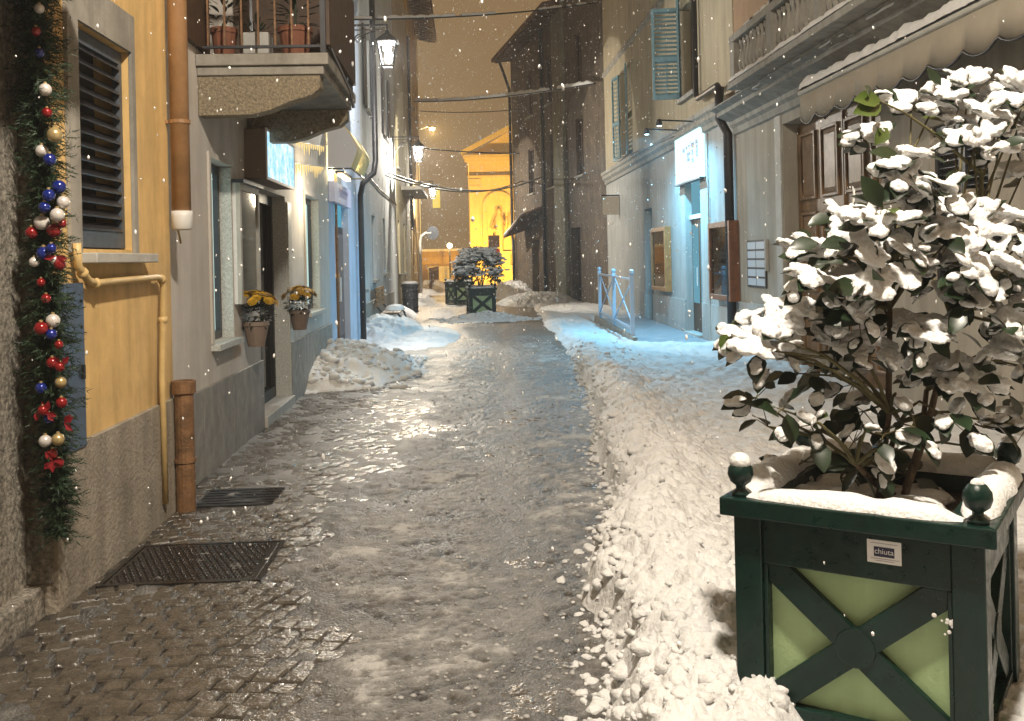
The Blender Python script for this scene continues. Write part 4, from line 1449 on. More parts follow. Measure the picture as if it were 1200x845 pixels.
# lit shop sign above the door
(u1, v1), (u0, v0) = FR.px(793, 164, 0.06), FR.px(823, 207, 0.06)
t = thing('lit_shop_sign', 'glaring white and cyan lit shop sign with blue letters over the entrance', 'sign', FR.P((u0 + u1) / 2, v0, 0))
FR.bx(MB(), u0, u1, v0, v1 - 0.02, 0.004, 0.10).build('light_box', emit_mat('cyan_white_lightbox', (0.55, 0.92, 1.0), 1.5), t)
FR.bx(MB(), u0 - 0.03, u1 + 0.03, v0 - 0.03, v0 - 0.002, 0.004, 0.12).build('bottom_rail', M['dkgrey'], t)
bl = mat('blue_sign_letters', (0.0, 0.035, 0.12), 0.5)
W_, Hh = u1 - u0, v1 - v0
# rows of small blue blocks and strokes as far as they can be read (photo left is the far end)
marks = [(0.58, 0.66, 0.62, 0.70), (0.47, 0.53, 0.66, 0.72), (0.37, 0.42, 0.68, 0.73), (0.20, 0.30, 0.66, 0.74), (0.06, 0.14, 0.68, 0.76),
         (0.42, 0.48, 0.40, 0.58), (0.36, 0.42, 0.52, 0.58), (0.36, 0.41, 0.40, 0.45), (0.24, 0.29, 0.50, 0.60), (0.23, 0.29, 0.34, 0.44), (0.07, 0.12, 0.42, 0.66)]
for (f0, f1, g0, g1) in marks:
    FR.bx(MB(), u0 + W_ * f0, u0 + W_ * f1, v0 + Hh * g0, v0 + Hh * g1, 0.1005, 0.106).build('letter', bl, t)
FR.bx(MB(), u0 + W_ * 0.60, u0 + W_ * 0.70, v0 + Hh * 0.36, v0 + Hh * 0.60, 0.1005, 0.105).build('yellow_mark', emit_mat('yellow_print', (1.0, 0.85, 0.45), 2.0), t)
for k, uu in enumerate((u0 + 0.3, u0 + W_ * 0.75)):
    sp = thing('sign_spotlight', ('arm spotlight over the near half of the lit shop sign', 'arm spotlight over the far half of the lit shop sign')[k], 'spotlight', FR.P(uu, v1 + 0.1, 0), 'sign spotlights')
    MB().tube([FR.P(uu, v1 + 0.12, 0.003), FR.P(uu, v1 + 0.16, 0.75)], 0.014, 8).build('arm', M['blackm'], sp)
    MB().lathe(FR.P(uu, v1 + 0.06, 0.75), [(0.05, 0), (0.06, 0.03), (0.045, 0.10), (0.02, 0.12)], 10).build('head', M['blackm'], sp)
    MB().lathe(FR.P(uu, v1 + 0.05, 0.75), [(0.04, 0), (0.04, 0.008)], 10).build('lens', emit_mat('cyan_lens', (0.6, 0.93, 1.0), 8), sp)
    point('spot_light', FR.P(uu, v1 + 0.035, 0.75), POW['shop'], (0.20, 0.66, 1.0), sp, 0.04, 'SPOT', R(165), FR.P(uu, 0.6, 1.3))

# entrance ramp and its railing
t = thing('entrance_ramp', 'swept concrete ramp in front of the lit shop door', 'ramp', (3.6, 20, 0))
MB().hexa([(3.02, 16.9, -0.05), (4.26, 16.9, -0.05), (4.26, 23.2, -0.05), (3.12, 23.2, -0.05), (3.02, 16.9, 0.07), (4.26, 16.9, 0.07), (4.26, 23.2, 0.13), (3.12, 23.2, 0.13)]).build('ramp_slab', mat('wet_concrete', (0.30, 0.31, 0.33), 0.45, var=0.25, vscale=3, bump=0.2, bscale=40), t, bevel=0.01)
MB().hexa([(2.93, 17.2, -0.05), (3.01, 17.2, -0.05), (3.11, 23.2, -0.05), (3.03, 23.2, -0.05), (2.93, 17.2, 0.16), (3.01, 17.2, 0.16), (3.11, 23.2, 0.21), (3.03, 23.2, 0.21)]).build('kerb', M['stone'], t, bevel=0.01)
t = thing('ramp_railing', 'pale painted steel railing with crossed bars beside the ramp', 'railing', (3.0, 20, 0.15))
posts = [Vector((2.985, 17.55, 0.17)), Vector((3.03, 20.0, 0.185)), Vector((3.07, 22.4, 0.2))]
steel = mat('blue_grey_painted_steel', (0.42, 0.50, 0.60), 0.4, metal=0.2)
for p in posts:
    mb = MB().box(p.x - 0.035, p.x + 0.035, p.y - 0.035, p.y + 0.035, p.z - 0.02, p.z + 1.08)
    mb.ball((p.x, p.y, p.z + 1.12), 0.05, 10, 6)
    mb.build('post', steel, t)
for i in range(2):
    a, b = posts[i], posts[i + 1]
    z = Vector((0, 0, 1))
    MB().bar(a + z * 1.0, b + z * 1.0, 0.04, 0.04).build('top_rail', steel, t)
    MB().bar(a + z * 0.12, b + z * 0.12, 0.04, 0.04).build('bottom_rail', steel, t)
    MB().bar(a + z * 0.98, b + z * 0.14, 0.02, 0.025).build('brace', steel, t)
    MB().bar(a + z * 0.14 + Vector((0.022, 0, 0)), b + z * 0.98 + Vector((0.022, 0, 0)), 0.02, 0.025).build('brace', steel, t)
for p in posts[:1]:
    MB().ball((p.x, p.y, p.z + 1.16), 0.045, 8, 6, (1, 1, 0.6)).build('snow_cap', M['snow'], t)

# notice boards on the right wall
for i, (x0, y0, x1, y1, dp, lab) in enumerate(((762, 268, 780, 342, 0.14, 'orange timber notice case left of the lit shop door'), (829, 262, 856, 354, 0.16, 'dark timber notice case with papers right of the lit shop door'))):
    (a1, d1), (b1, c1) = FR.px(x0, y0, dp), FR.px(x1, y1, dp)
    a, b, c, d = min(a1, b1), max(a1, b1), c1, d1
    t = thing('notice_case', lab, 'notice case', FR.P((a + b) / 2, c, 0), 'timber notice cases')
    wm = M['woodorange'] if i == 0 else mat('red_brown_wood', (0.20, 0.075, 0.03), 0.45, var=0.35, vscale=8)
    FR.bx(MB(), a, b, c, d, 0.003, dp - 0.062).build('back_board', wm, t)
    mb = MB()
    for q in ((a, a + 0.09, c, d), (b - 0.09, b, c, d), (a + 0.09, b - 0.09, c, c + 0.09), (a + 0.09, b - 0.09, d - 0.09, d)):
        FR.bx(mb, *q, dp - 0.061, dp)
    mb.build('frame', wm, t, bevel=0.005)
    rr = random.Random(i)
    nn = 0
    for r_ in range(3):
        for c_ in range(3):
            uu = a + 0.12 + (b - a - 0.24) * c_ / 3
            vv = c + 0.14 + (d - c - 0.28) * r_ / 3
            FR.bx(MB(), uu, uu + (b - a - 0.24) / 3.5, vv, vv + (d - c) * rr.uniform(0.17, 0.25), dp - 0.061, dp - 0.058 + 0.0006 * nn).build('paper', M['poster'] if (r_ + c_) % 2 else M['whitepaper'], t)
            nn += 1
    FR.bx(MB(), a + 0.091, b - 0.091, c + 0.091, d - 0.091, dp - 0.04, dp - 0.034).build('glass_pane', M['glass'], t)

# --- palace with balcony and timber gate
t = thing('balcony_palace', 'warm grey palace with stone balustrade balcony and panelled timber gate', 'building', (XR + 0.2, 9, 0))
D0, D1 = -5.0, 15.26
gate = (9.9, 13.0, 0.0, 3.32)
dwin = (7.85, 8.85, 1.25, 2.72)
gate2 = (4.6, 7.3, 0.0, 3.1)
FB = FR
FB.wall(MB(), D0, D1, 0, 3.7, [gate, dwin, gate2], 0.3).build('lower_wall', M['rightb'], t)
upo = [(10.6, 11.8, 3.95, 6.6), (7.0, 8.2, 3.95, 6.6)]
FB.wall(MB(), D0, D1, 3.71, 12, upo, 0.3).build('upper_wall', mat('brown_plaster', (0.32, 0.20, 0.11), 0.85, var=0.15, vscale=2, stain=0.2), t)
for q in upo:
    slit_window(FB, t, *q)
FB.bx(MB(), 13.04, 15.22, -0.1, 0.85, 0.002, 0.03).build('base_slab', M['lowgrey'], t, bevel=0.004)
FB.bx(MB(), 13.04, 13.28, 0.86, 3.45, 0.002, 0.025).build('gate_jamb', M['palestone'], t)
FB.prof(MB(), [(0.002, 3.45), (0.04, 3.47), (0.05, 3.56), (0.10, 3.60), (0.10, 3.66), (0.30, 3.74), (0.30, 3.80), (0.42, 3.84), (0.42, 3.86), (0.002, 3.86)], D0, D1 - 0.02).build('cornice', M['stone'], t)
# balcony
bu0, bu1, bw = 5.2, 13.45, 0.56
bal = FB.bx(MB(), bu0, bu1, 3.865, 3.95, 0.004, bw + 0.06).build('balcony', M['stone'], t, bevel=0.01)
mb = FB.bx(MB(), bu0, bu1, 4.50, 4.60, bw - 0.16, bw + 0.02)
FB.bx(mb, bu1 - 0.18, bu1, 4.50, 4.60, 0.01, bw - 0.161)
mb.build('handrail', M['stone'], bal, bevel=0.008)
prof = [(0.045, 0), (0.045, 0.05), (0.028, 0.07), (0.055, 0.17), (0.058, 0.23), (0.030, 0.38), (0.026, 0.44), (0.042, 0.48), (0.045, 0.52), (0.045, 0.546)]
pm = MB().lathe((0, 0, 0), prof, 10).build('baluster', M['stone'], bal, smooth=True, local=True)
pm.location = FB.P(bu1 - 0.34, 3.951, bw - 0.07) - t.location
us_ = []
u = bu1 - 0.34
cnt = 0
while u > bu0:
    if cnt % 10 == 9:
        FB.bx(MB(), u - 0.10, u + 0.10, 3.951, 4.499, bw - 0.15, bw + 0.01).build('pedestal', M['stone'], bal)
        u -= 0.22
    else:
        us_.append((u, bw - 0.07))
        u -= 0.155
    cnt += 1
us_ += [(bu1 - 0.09, 0.12), (bu1 - 0.09, 0.27)]
FB.bx(MB(), bu1 - 0.20, bu1 - 0.0, 3.951, 4.499, bw - 0.16, bw + 0.01).build('pedestal', M['stone'], bal)
for k, (u, w_) in enumerate(us_):
    if k == 0:
        continue
    c_ = pm.copy()
    COL.objects.link(c_)
    c_.location = FB.P(u, 3.951, w_) - t.location


def snow_ridge(name, pts, wid, h, parent, seed=0, gaps=0.0, n=None):
    """soft strip of snow lying along a line of points"""
    rr = np.random.RandomState(seed)
    P = [Vector(p) for p in pts]
    L = sum((P[i + 1] - P[i]).length for i in range(len(P) - 1))
    n = n or max(8, int(L / 0.025))
    vs, fs = [], []
    seg = 7
    cum = [0]
    for i in range(len(P) - 1):
        cum.append(cum[-1] + (P[i + 1] - P[i]).length)
    prev = None
    S_ = np.arange(n + 1) * L / n
    QQ = fbm(S_ * 3.0, np.full(n + 1, seed * 7.7), 2.5, 4, 200 + seed)
    GG = fbm(S_, np.full(n + 1, seed * 3.3), 2.2, 2, 300 + seed)
    for i in range(n + 1):
        s_ = L * i / n
        k = max(j for j in range(len(P) - 1) if cum[j] <= s_ + 1e-9)
        f = (s_ - cum[k]) / max(1e-9, cum[k + 1] - cum[k])
        c = P[k].lerp(P[k + 1], f)
        d = (P[k + 1] - P[k]).normalized()
        side = d.cross(Vector((0, 0, 1))).normalized()
        q, gp = QQ[i], GG[i]
        if gp < gaps:
            prev = None
            continue
        ww, hh = wid * (0.7 + 0.6 * q), h * (0.45 + 1.1 * q)
        e_ = min(1, min(i, n - i) / 3)
        b0 = len(vs)
        for j in range(seg):
            a = math.pi * j / (seg - 1)
            vs.append(c + side * math.cos(a) * ww / 2 * (0.5 + 0.5 * e_) + Vector((0, 0, math.sin(a) ** 0.8 * hh * e_ + 0.001)))
        if prev is not None:
            for j in range(seg - 1):
                fs.append((prev + j, prev + j + 1, b0 + j + 1, b0 + j))
        prev = b0
    mb = MB()
    mb.add(vs, fs)
    return mb.build(name, M['snow'], parent, smooth=True, kind='stuff' if gaps else None)


snow_ridge('snow_ledge', [FB.P(bu1 - 0.02, 3.951, bw + 0.025), FB.P(bu0, 3.951, bw + 0.025)], 0.08, 0.06, bal, 1)
snow_ridge('snow_ledge', [FB.P(bu1 + 0.3, 3.862, 0.40), FB.P(bu1 + 0.01, 3.862, 0.40)], 0.10, 0.04, bal, 2)
snow_ridge('snow_ledge', [FB.P(bu1 - 0.4, 3.795, 0.36), FB.P(bu0, 3.795, 0.36)], 0.12, 0.05, bal, 3, gaps=0.52)
snow_ridge('snow_ledge', [FB.P(bu1 - 0.5, 4.601, bw - 0.07), FB.P(bu0, 4.601, bw - 0.07)], 0.14, 0.07, bal, 4, gaps=0.35)

# timber gate: two wings with raised panels
a, b, c, d = gate
for (u0, u1) in ((a + 0.01, (a + b) / 2 - 0.006), ((a + b) / 2 + 0.006, b - 0.01)):
    g_ = FB.bx(MB(), u0, u1, c, d - 0.01, -0.29, -0.22).build('gate_leaf', M['wood'], t, bevel=0.004)
    cw = (u1 - u0) / 2
    for ci in range(2):
        for (z0, z1) in ((0.25, 0.95), (1.08, 2.12), (2.28, 3.16)):
            p0, p1 = u0 + ci * cw + 0.12, u0 + (ci + 1) * cw - 0.08
            mb = MB()
            for q in ((p0, p0 + 0.04, z0, z1), (p1 - 0.04, p1, z0, z1), (p0 + 0.04, p1 - 0.04, z0, z0 + 0.04), (p0 + 0.04, p1 - 0.04, z1 - 0.04, z1)):
                FB.bx(mb, *q, -0.219, -0.185)
            e_ = 0.085
            mb.build('panel_moulding', M['wood'], g_, bevel=0.008)
            m2 = MB().add([FB.P(p0 + 0.045, z0 + 0.045, -0.218), FB.P(p1 - 0.045, z0 + 0.045, -0.218), FB.P(p1 - 0.045, z1 - 0.045, -0.218), FB.P(p0 + 0.045, z1 - 0.045, -0.218),
                           FB.P(p0 + 0.11, z0 + 0.11, -0.198), FB.P(p1 - 0.11, z0 + 0.11, -0.198), FB.P(p1 - 0.11, z1 - 0.11, -0.198), FB.P(p0 + 0.11, z1 - 0.11, -0.198)],
                          [(0, 1, 5, 4), (1, 2, 6, 5), (2, 3, 7, 6), (3, 0, 4, 7), (4, 5, 6, 7)])
            m2.build('panel', M['wood'], g_)
    FB.bx(MB(), u1 - 0.04, u1 - 0.004, c + 0.1, d - 0.05, -0.2195, -0.19).build('cover_strip', M['wood'], g_)
a, b, c, d = gate2
g_ = FB.bx(MB(), a + 0.01, b - 0.01, c, d - 0.01, -0.29, -0.26).build('gate_leaf', M['wooddark'], t)
for k in range(16):
    u0 = a + 0.012 + (b - a - 0.024) * k / 16
    FB.bx(MB(), u0 + 0.003, u0 + (b - a - 0.024) / 16 - 0.003, c + 0.02, d - 0.02, -0.259, -0.232 + 0.004 * (k % 3)).build('plank', M['wood'], g_, bevel=0.004)
for z_ in (0.35, 2.5):
    FB.bx(MB(), a + 0.03, b - 0.03, z_, z_ + 0.16, -0.2225, -0.20).build('cross_batten', M['wood'], g_, bevel=0.004)
# dark louvred window behind the bush
a, b, c, d = dwin
wn = FB.bx(MB(), a, b, c, d, -0.29, -0.27).build('window', M['glassd'], t)
for (u0, u1) in ((a + 0.01, (a + b) / 2 - 0.005), ((a + b) / 2 + 0.005, b - 0.01)):
    mb = MB()
    for q in ((u0, u0 + 0.05, c + 0.01, d - 0.01), (u1 - 0.05, u1, c + 0.01, d - 0.01), (u0 + 0.05, u1 - 0.05, c + 0.01, c + 0.07), (u0 + 0.05, u1 - 0.05, d - 0.07, d - 0.01)):
        FB.bx(mb, *q, -0.09, -0.04)
    sh = mb.build('shutter', M['shutdark'], wn)
    mb = MB()
    for k in range(22):
        v = c + 0.09 + (d - c - 0.18) * k / 21
        mb.hexa([FB.P(u0 + 0.051, v, -0.05), FB.P(u1 - 0.051, v, -0.05), FB.P(u1 - 0.051, v + 0.03, -0.085), FB.P(u0 + 0.051, v + 0.03, -0.085),
                 FB.P(u0 + 0.051, v + 0.008, -0.05), FB.P(u1 - 0.051, v + 0.008, -0.05), FB.P(u1 - 0.051, v + 0.038, -0.085), FB.P(u0 + 0.051, v + 0.038, -0.085)])
    mb.build('louvres', M['shutdark'], wn)
    wn.children[-1]['kind'] = 'stuff'

# awning with snow
U0, U1 = 4.2, 11.0
t = thing('shop_awning', 'beige awning with scalloped valance and a roll of snow on the palace', 'awning', FB.P(8, 3.3, 0.4))
ab, az = 0.42, 3.42
MB().hexa([FB.P(U0, 3.60, 0.06), FB.P(U1, 3.60, 0.06), FB.P(U1, az, ab), FB.P(U0, az, ab), FB.P(U0, 3.61, 0.06), FB.P(U1, 3.61, 0.06), FB.P(U1, az + 0.01, ab), FB.P(U0, az + 0.01, ab)]).build('canopy_cloth', M['fabric'], t)
MB().tube([FB.P(U0, az - 0.02, ab + 0.03), FB.P(U1, az - 0.02, ab + 0.03)], 0.03, 10).build('front_bar', M['palestone'], t)
vv, pp = [], []
n = 140
for i in range(n + 1):
    u = U0 + (U1 - U0) * i / n
    s_ = ((U1 - u) / 0.52) % 1.0
    zb = az - 0.30 - 0.085 * abs(math.sin(math.pi * s_)) ** 0.7
    w_ = ab + 0.035 + 0.012 * math.sin(u * 5)
    vv += [FB.P(u, az - 0.05, ab + 0.035), FB.P(u, zb, w_)]
    pp.append(FB.P(u, zb, w_))
mb = MB().add(vv, [(2 * i, 2 * i + 2, 2 * i + 3, 2 * i + 1) for i in range(n)])
vo = mb.build('valance', M['fabric'], t, smooth=True)
so = vo.modifiers.new('thick', 'SOLIDIFY')
so.thickness = 0.004
MB().tube(pp, 0.012, 5).build('piping', M['blackm'], t, smooth=True)
# end flap of the valance
fl = [FB.P(U1, az - 0.0, ab + 0.03), FB.P(U1, 3.58, 0.07), FB.P(U1, 3.22, 0.07), FB.P(U1, 3.10, 0.16), FB.P(U1, 3.16, 0.24), FB.P(U1, 3.06, 0.32), FB.P(U1, 3.12, ab + 0.03)]
MB().prism(fl, (0, 0.004, 0)).build('end_flap', M['fabric'], t)
snow_ridge('snow_roll', [FB.P(U1 - 0.0, az + 0.012, ab - 0.03), FB.P(U0, az + 0.012, ab - 0.03)], 0.20, 0.11, t, 6)
mb = MB().hexa([FB.P(U0, 3.622, 0.07), FB.P(U1 - 0.5, 3.622, 0.07), FB.P(U1 - 0.9, az + 0.02, ab - 0.02), FB.P(U0, az + 0.02, ab - 0.02), FB.P(U0, 3.65, 0.07), FB.P(U1 - 0.55, 3.64, 0.07), FB.P(U1 - 0.95, az + 0.07, ab - 0.02), FB.P(U0, az + 0.07, ab - 0.02)])
mb.build('snow_sheet', M['snow'], t)

# brass-plate panel (house bells / opening hours) at the palace
(a1, d1), (b1, c1) = FR.px(875, 282, 0.02), FR.px(898, 338, 0.02)
a, b = min(a1, b1), max(a1, b1)
t = thing('plaque_board', 'black board of pale name plaques beside the timber gate', 'sign', FB.P((a + b) / 2, c1, 0))
FB.bx(MB(), a, b, c1, d1, 0.003, 0.02).build('board', M['blackm'], t)
for r_ in range(5):
    for c_ in range(2):
        u0 = a + 0.05 + c_ * (b - a - 0.06) / 2
        v0 = c1 + 0.03 + r_ * (d1 - c1 - 0.03) / 5
        FB.bx(MB(), u0, u0 + (b - a) / 2 - 0.06, v0, v0 + (d1 - c1) / 5 - 0.035, 0.0205, 0.024).build('plaque', mat('frosted_plaque', (0.50, 0.56, 0.62), 0.35), t)
FB.bx(MB(), a - 0.09, a - 0.05, c1 + 0.25, d1, 0.003, 0.05).build('side_lamp', M['palestone'], t)

# --- dark building closing the view on the right, set obliquely
A_, B_ = Vector((4.3, 29.42)), Vector((2.18, 43.0))
dv = (B_ - A_)
FC = Fac(A_.x, A_.y, dv.x, dv.y, -dv.y, dv.x)
LC = dv.length
t = thing('dark_stone_house', 'dark brown stone house standing obliquely where the street bends', 'building', (4.0, 35, 0))
ops = [(2.4, 3.3, 4.3, 6.2), (6.2, 7.3, 4.2, 6.2), (6.4, 7.4, 7.3, 9.0), (9.6, 10.6, 4.2, 6.0), (9.6, 10.6, 7.3, 9.0), (8.9, 10.3, 0.0, 2.3), (3.0, 4.2, 0.0, 2.6), (2.4, 3.3, 7.3, 9.0)]
FC.wall(MB(), 0, LC, 0, 10.6, ops, 0.3, thick=5).build('wall', M['brownst'], t)
for q in ops:
    if q[2] > 1:
        slit_window(FC, t, *q)
    else:
        FC.bx(MB(), *q, -0.29, -0.24).build('door', M['wooddark'], t)
FC.bx(MB(), 4.55, 5.95, 0, 10.5, 0.003, 0.12).build('plaster_strip', M['greenst'], t)
FC.bx(MB(), 7.8, 8.1, 0, 10.5, 0.003, 0.07).build('plaster_strip', M['greenst'], t)
rf = MB().hexa([FC.P(4.6, 10.6, -3.5), FC.P(LC + 0.55, 10.6, -3.5), FC.P(LC + 0.55, 10.28, 0.75), FC.P(4.6, 10.28, 0.75), FC.P(4.6, 11.5, -3.5), FC.P(LC + 0.55, 11.5, -3.5), FC.P(LC + 0.55, 10.45, 0.75), FC.P(4.6, 10.45, 0.75)]).build('roof', M['rooft'], t)
for k in range(18):
    uu = 4.75 + k * 0.52
    MB().hexa([FC.P(uu, 10.25, 0.004), FC.P(uu + 0.1, 10.25, 0.004), FC.P(uu + 0.1, 10.12, 0.7), FC.P(uu, 10.12, 0.7), FC.P(uu, 10.33, 0.004), FC.P(uu + 0.1, 10.33, 0.004), FC.P(uu + 0.1, 10.275, 0.7), FC.P(uu, 10.275, 0.7)]).build('rafter', M['wooddark'], rf)
FC.wall(MB(), 0.0, 4.54, 10.61, 12.5, [], 0.3, thick=5).build('attic_wall', M['brownst'], t)
pts = [FC.P(LC - 0.05, 10.2, 0.5), FC.P(LC - 0.1, 9.6, 0.3), FC.P(LC - 0.1, 9.0, 0.1), FC.P(LC - 0.1, 2.6, 0.1), FC.P(LC - 0.4, 2.3, 0.14), FC.P(LC - 0.4, 0, 0.14)]
MB().tube(pts, 0.06, 10).build('downpipe', M['blackm'], t, smooth=True)
MB().tube([FC.P(7.7, 10.2, 0.1), FC.P(7.7, 0, 0.1)], 0.06, 10).build('downpipe', M['blackm'], t, smooth=True)
# lean-to porch roof with snow edge
po = MB().hexa([FC.P(7.9, 3.55, 0.004), FC.P(11.6, 2.75, 0.004), FC.P(11.6, 2.45, 0.9), FC.P(7.9, 3.2, 0.9), FC.P(7.9, 3.63, 0.004), FC.P(11.6, 2.83, 0.004), FC.P(11.6, 2.53, 0.9), FC.P(7.9, 3.28, 0.9)]).build('porch_roof', M['rooft'], t)
snow_ridge('snow_ledge', [FC.P(8.0, 3.27, 0.84), FC.P(11.55, 2.54, 0.84)], 0.15, 0.10, po, 9)
t = thing('lit_wall_box', 'small cream box sign on the far corner of the cream house', 'sign', FR.P(27.2, 2.9, 0))
(a1, d1), (b1, c1) = FR.px(716, 229, 0.3), FR.px(731, 246, 0.3)
MB().box(XR - 0.45, XR - 0.003, 27.0, 27.12, c1, d1).build('box', emit_mat('cream_box_light', (1.0, 0.80, 0.52), 0.22), t)
MB().bar((XR - 0.5, 27.06, d1 + 0.03), (XR - 0.003, 27.06, d1 + 0.03), 0.16, 0.03).build('hood', M['blackm'], t)

# ================================================================== CHURCH AND THE FAR END
CYY = 60.0
FCH = Fac(0, CYY, 1, 0, 0, -1)
t = thing('church', 'golden floodlit church front with pediment and arched niches', 'church', (4, CYY, 0))
x0, x1, xm = 0.35, 7.65, 4.0
FCH.wall(MB(), x0, x1, 0, 7.9, [], 0.3, thick=14).build('wall', M['church'], t)
MB().prism([(x0 - 0.1, CYY + 0.02, 7.9), (x1 + 0.1, CYY + 0.02, 7.9), (xm, CYY + 0.02, 10.05)], (0, 13.9, 0)).build('pediment', M['church'], t)
mb = FCH.bx(MB(), x0 - 0.25, x1 + 0.25, 7.55, 7.75, 0.004, 0.35)
FCH.bx(mb, x0 - 0.35, x1 + 0.35, 7.75, 7.95, 0.004, 0.5)
FCH.bx(mb, x0 - 0.08, x1 + 0.08, 6.55, 6.70, 0.004, 0.22)
mb.build('entablature', M['church'], t)
for sg in (-1, 1):
    mb = MB()
    mb.prism([(xm, CYY + 0.0, 10.02), (xm, CYY, 10.32), (xm + sg * 4.15, CYY, 8.18), (xm + sg * 4.05, CYY, 7.955)], (0, -0.45, 0))
    mb.build('raking_cornice', M['church'], t)
for px_ in (x0 + 0.02, 3.15, 4.15, 7.03):
    mb = FCH.bx(MB(), px_, px_ + 0.6, 0, 6.5, 0.004, 0.14)
    FCH.bx(mb, px_ - 0.06, px_ + 0.66, 0, 0.7, 0.004, 0.2)
    FCH.bx(mb, px_ - 0.08, px_ + 0.68, 6.2, 6.5, 0.141, 0.24)
    FCH.bx(mb, px_ - 0.03, px_ + 0.63, 5.95, 6.1, 0.141, 0.19)
    mb.build('pilaster', M['church'], t)
for nx_ in (2.12, 5.88):
    # arched frame around a niche
    mb = MB()
    r0, r1, zs = 0.72, 0.98, 4.75
    mb2 = []
    for k in range(13):
        a = math.pi * k / 12
        mb2.append((a,))
    for k in range(12):
        a0, a1 = math.pi * k / 12, math.pi * (k + 1) / 12
        mb.hexa([FCH.P(nx_ + r0 * math.cos(a0), zs + r0 * math.sin(a0), 0.004), FCH.P(nx_ + r1 * math.cos(a0), zs + r1 * math.sin(a0), 0.004), FCH.P(nx_ + r1 * math.cos(a1), zs + r1 * math.sin(a1), 0.004), FCH.P(nx_ + r0 * math.cos(a1), zs + r0 * math.sin(a1), 0.004),
                 FCH.P(nx_ + r0 * math.cos(a0), zs + r0 * math.sin(a0), 0.13), FCH.P(nx_ + r1 * math.cos(a0), zs + r1 * math.sin(a0), 0.13), FCH.P(nx_ + r1 * math.cos(a1), zs + r1 * math.sin(a1), 0.13), FCH.P(nx_ + r0 * math.cos(a1), zs + r0 * math.sin(a1), 0.13)])
    for sg in (-1, 1):
        FCH.bx(mb, nx_ + sg * 0.85 - 0.13, nx_ + sg * 0.85 + 0.13, 1.3, 4.75, 0.004, 0.13)
    nf = mb.build('niche_frame', M['church'], t)
    mb = FCH.bx(MB(), nx_ - 0.62, nx_ + 0.62, 1.2, 1.9, 0.004, 0.3)
    FCH.bx(mb, nx_ - 0.72, nx_ + 0.72, 1.9, 2.05, 0.004, 0.36)
    FCH.bx(mb, nx_ - 1.05, nx_ + 1.05, 1.05, 1.2, 0.004, 0.36)
    mb.build('niche_base', M['church'], nf)
    mb = MB().lathe(FCH.P(nx_, 2.05, 0.2), [(0.22, 0), (0.2, 0.4), (0.27, 0.9), (0.25, 1.5), (0.30, 2.0), (0.13, 2.22), (0.16, 2.4), (0.13, 2.58), (0.04, 2.66)], 10)
    mb.tube([FCH.P(nx_ - 0.28, 3.95, 0.2), FCH.P(nx_ - 0.42, 3.4, 0.3), FCH.P(nx_ - 0.15, 3.3, 0.42)], 0.08, 6)
    mb.tube([FCH.P(nx_ + 0.28, 3.95, 0.2), FCH.P(nx_ + 0.44, 3.5, 0.3), FCH.P(nx_ + 0.46, 4.2, 0.36)], 0.08, 6)
    mb.build('statue', M['church'], nf, smooth=True)
FCH.bx(MB(), x0 - 0.15, x1 + 0.15, 0, 0.9, 0.004, 0.16).build('plinth', M['church'], t)
FCH.bx(MB(), 3.2, 4.8, 0.9, 3.8, 0.141, 0.18).build('door', M['wooddark'], t)
for k, (fx, lab) in enumerate(((0.2, 'ground floodlight at the left foot of the church'), (4.2, 'ground floodlight at the middle of the church front'))):
    fl = thing('floodlight', lab, 'floodlight', (fx, 54.0, 0.1), 'church floodlights')
    MB().box(fx - 0.2, fx + 0.2, 53.9, 54.1, 0.35, 0.62).build('head', M['blackm'], fl)
    MB().box(fx - 0.03, fx + 0.03, 53.97, 54.03, 0.0, 0.35).build('stand', M['blackm'], fl)
    MB().box(fx - 0.17, fx + 0.17, 54.101, 54.11, 0.38, 0.59).build('lens', emit_mat('sodium_lens', (1.0, 0.62, 0.16), 8), fl)
    point('flood_light', (fx, 54.2, 0.5), POW['flood'], (1.0, 0.60, 0.13), fl, 0.15, 'SPOT', R(120), (fx + 1.2, 60, 4.8))

# low house front and wall behind, left of the church
t = thing('garden_wall', 'low rendered wall capped with snow at the end of the street', 'wall', (-3, 66, 0))
MB().box(-9, 0.2, 66, 66.4, 0, 2.2).build('wall_body', M['ochre'], t)
MB().box(-9.1, 0.3, 65.9, 66.5, 2.2, 2.35).build('coping', M['snow'], t)
MB().box(-2.4, -0.9, 64.0, 65.2, 0, 1.2).build('pedestal', M['sand'], t)
t = thing('tall_street_lamp', 'tall street lamp burning above the far end of the street', 'street lamp', (-2.1, 64, 0))
MB().tube([(-3.2, 64, 0), (-3.2, 64, 9.4), (-2.9, 64, 10.1), (-2.1, 64, 10.35)], [0.09, 0.07, 0.05, 0.04], 10).build('pole', M['blackm'], t)
MB().ball((-1.95, 64, 10.25), 0.20, 12, 8, (1.3, 0.8, 0.5)).build('head', M['dkgrey'], t)
MB().ball((-1.95, 64, 10.13), 0.14, 12, 8, (1.2, 0.8, 0.6)).build('bulb', emit_mat('sodium_bulb', (1.0, 0.72, 0.42), 45), t)
point('lamp_light', (-1.95, 63.9, 9.95), POW['sodium'], (1.0, 0.62, 0.22), t, 0.12)
t = thing('globe_lamp', 'low bright globe lamp at the far end behind the planters', 'street lamp', (-1.0, 62, 0))
MB().tube([(-0.95, 62, 0), (-0.95, 62, 2.35)], 0.05, 8).build('post', M['blackm'], t)
MB().ball((-0.95, 62, 2.5), 0.17, 12, 8).build('globe', emit_mat('globe_glow', (1.0, 0.75, 0.42), 9), t)
point('globe_light', (-0.95, 61.7, 2.4), 260, (1.0, 0.66, 0.26), t, 0.15)

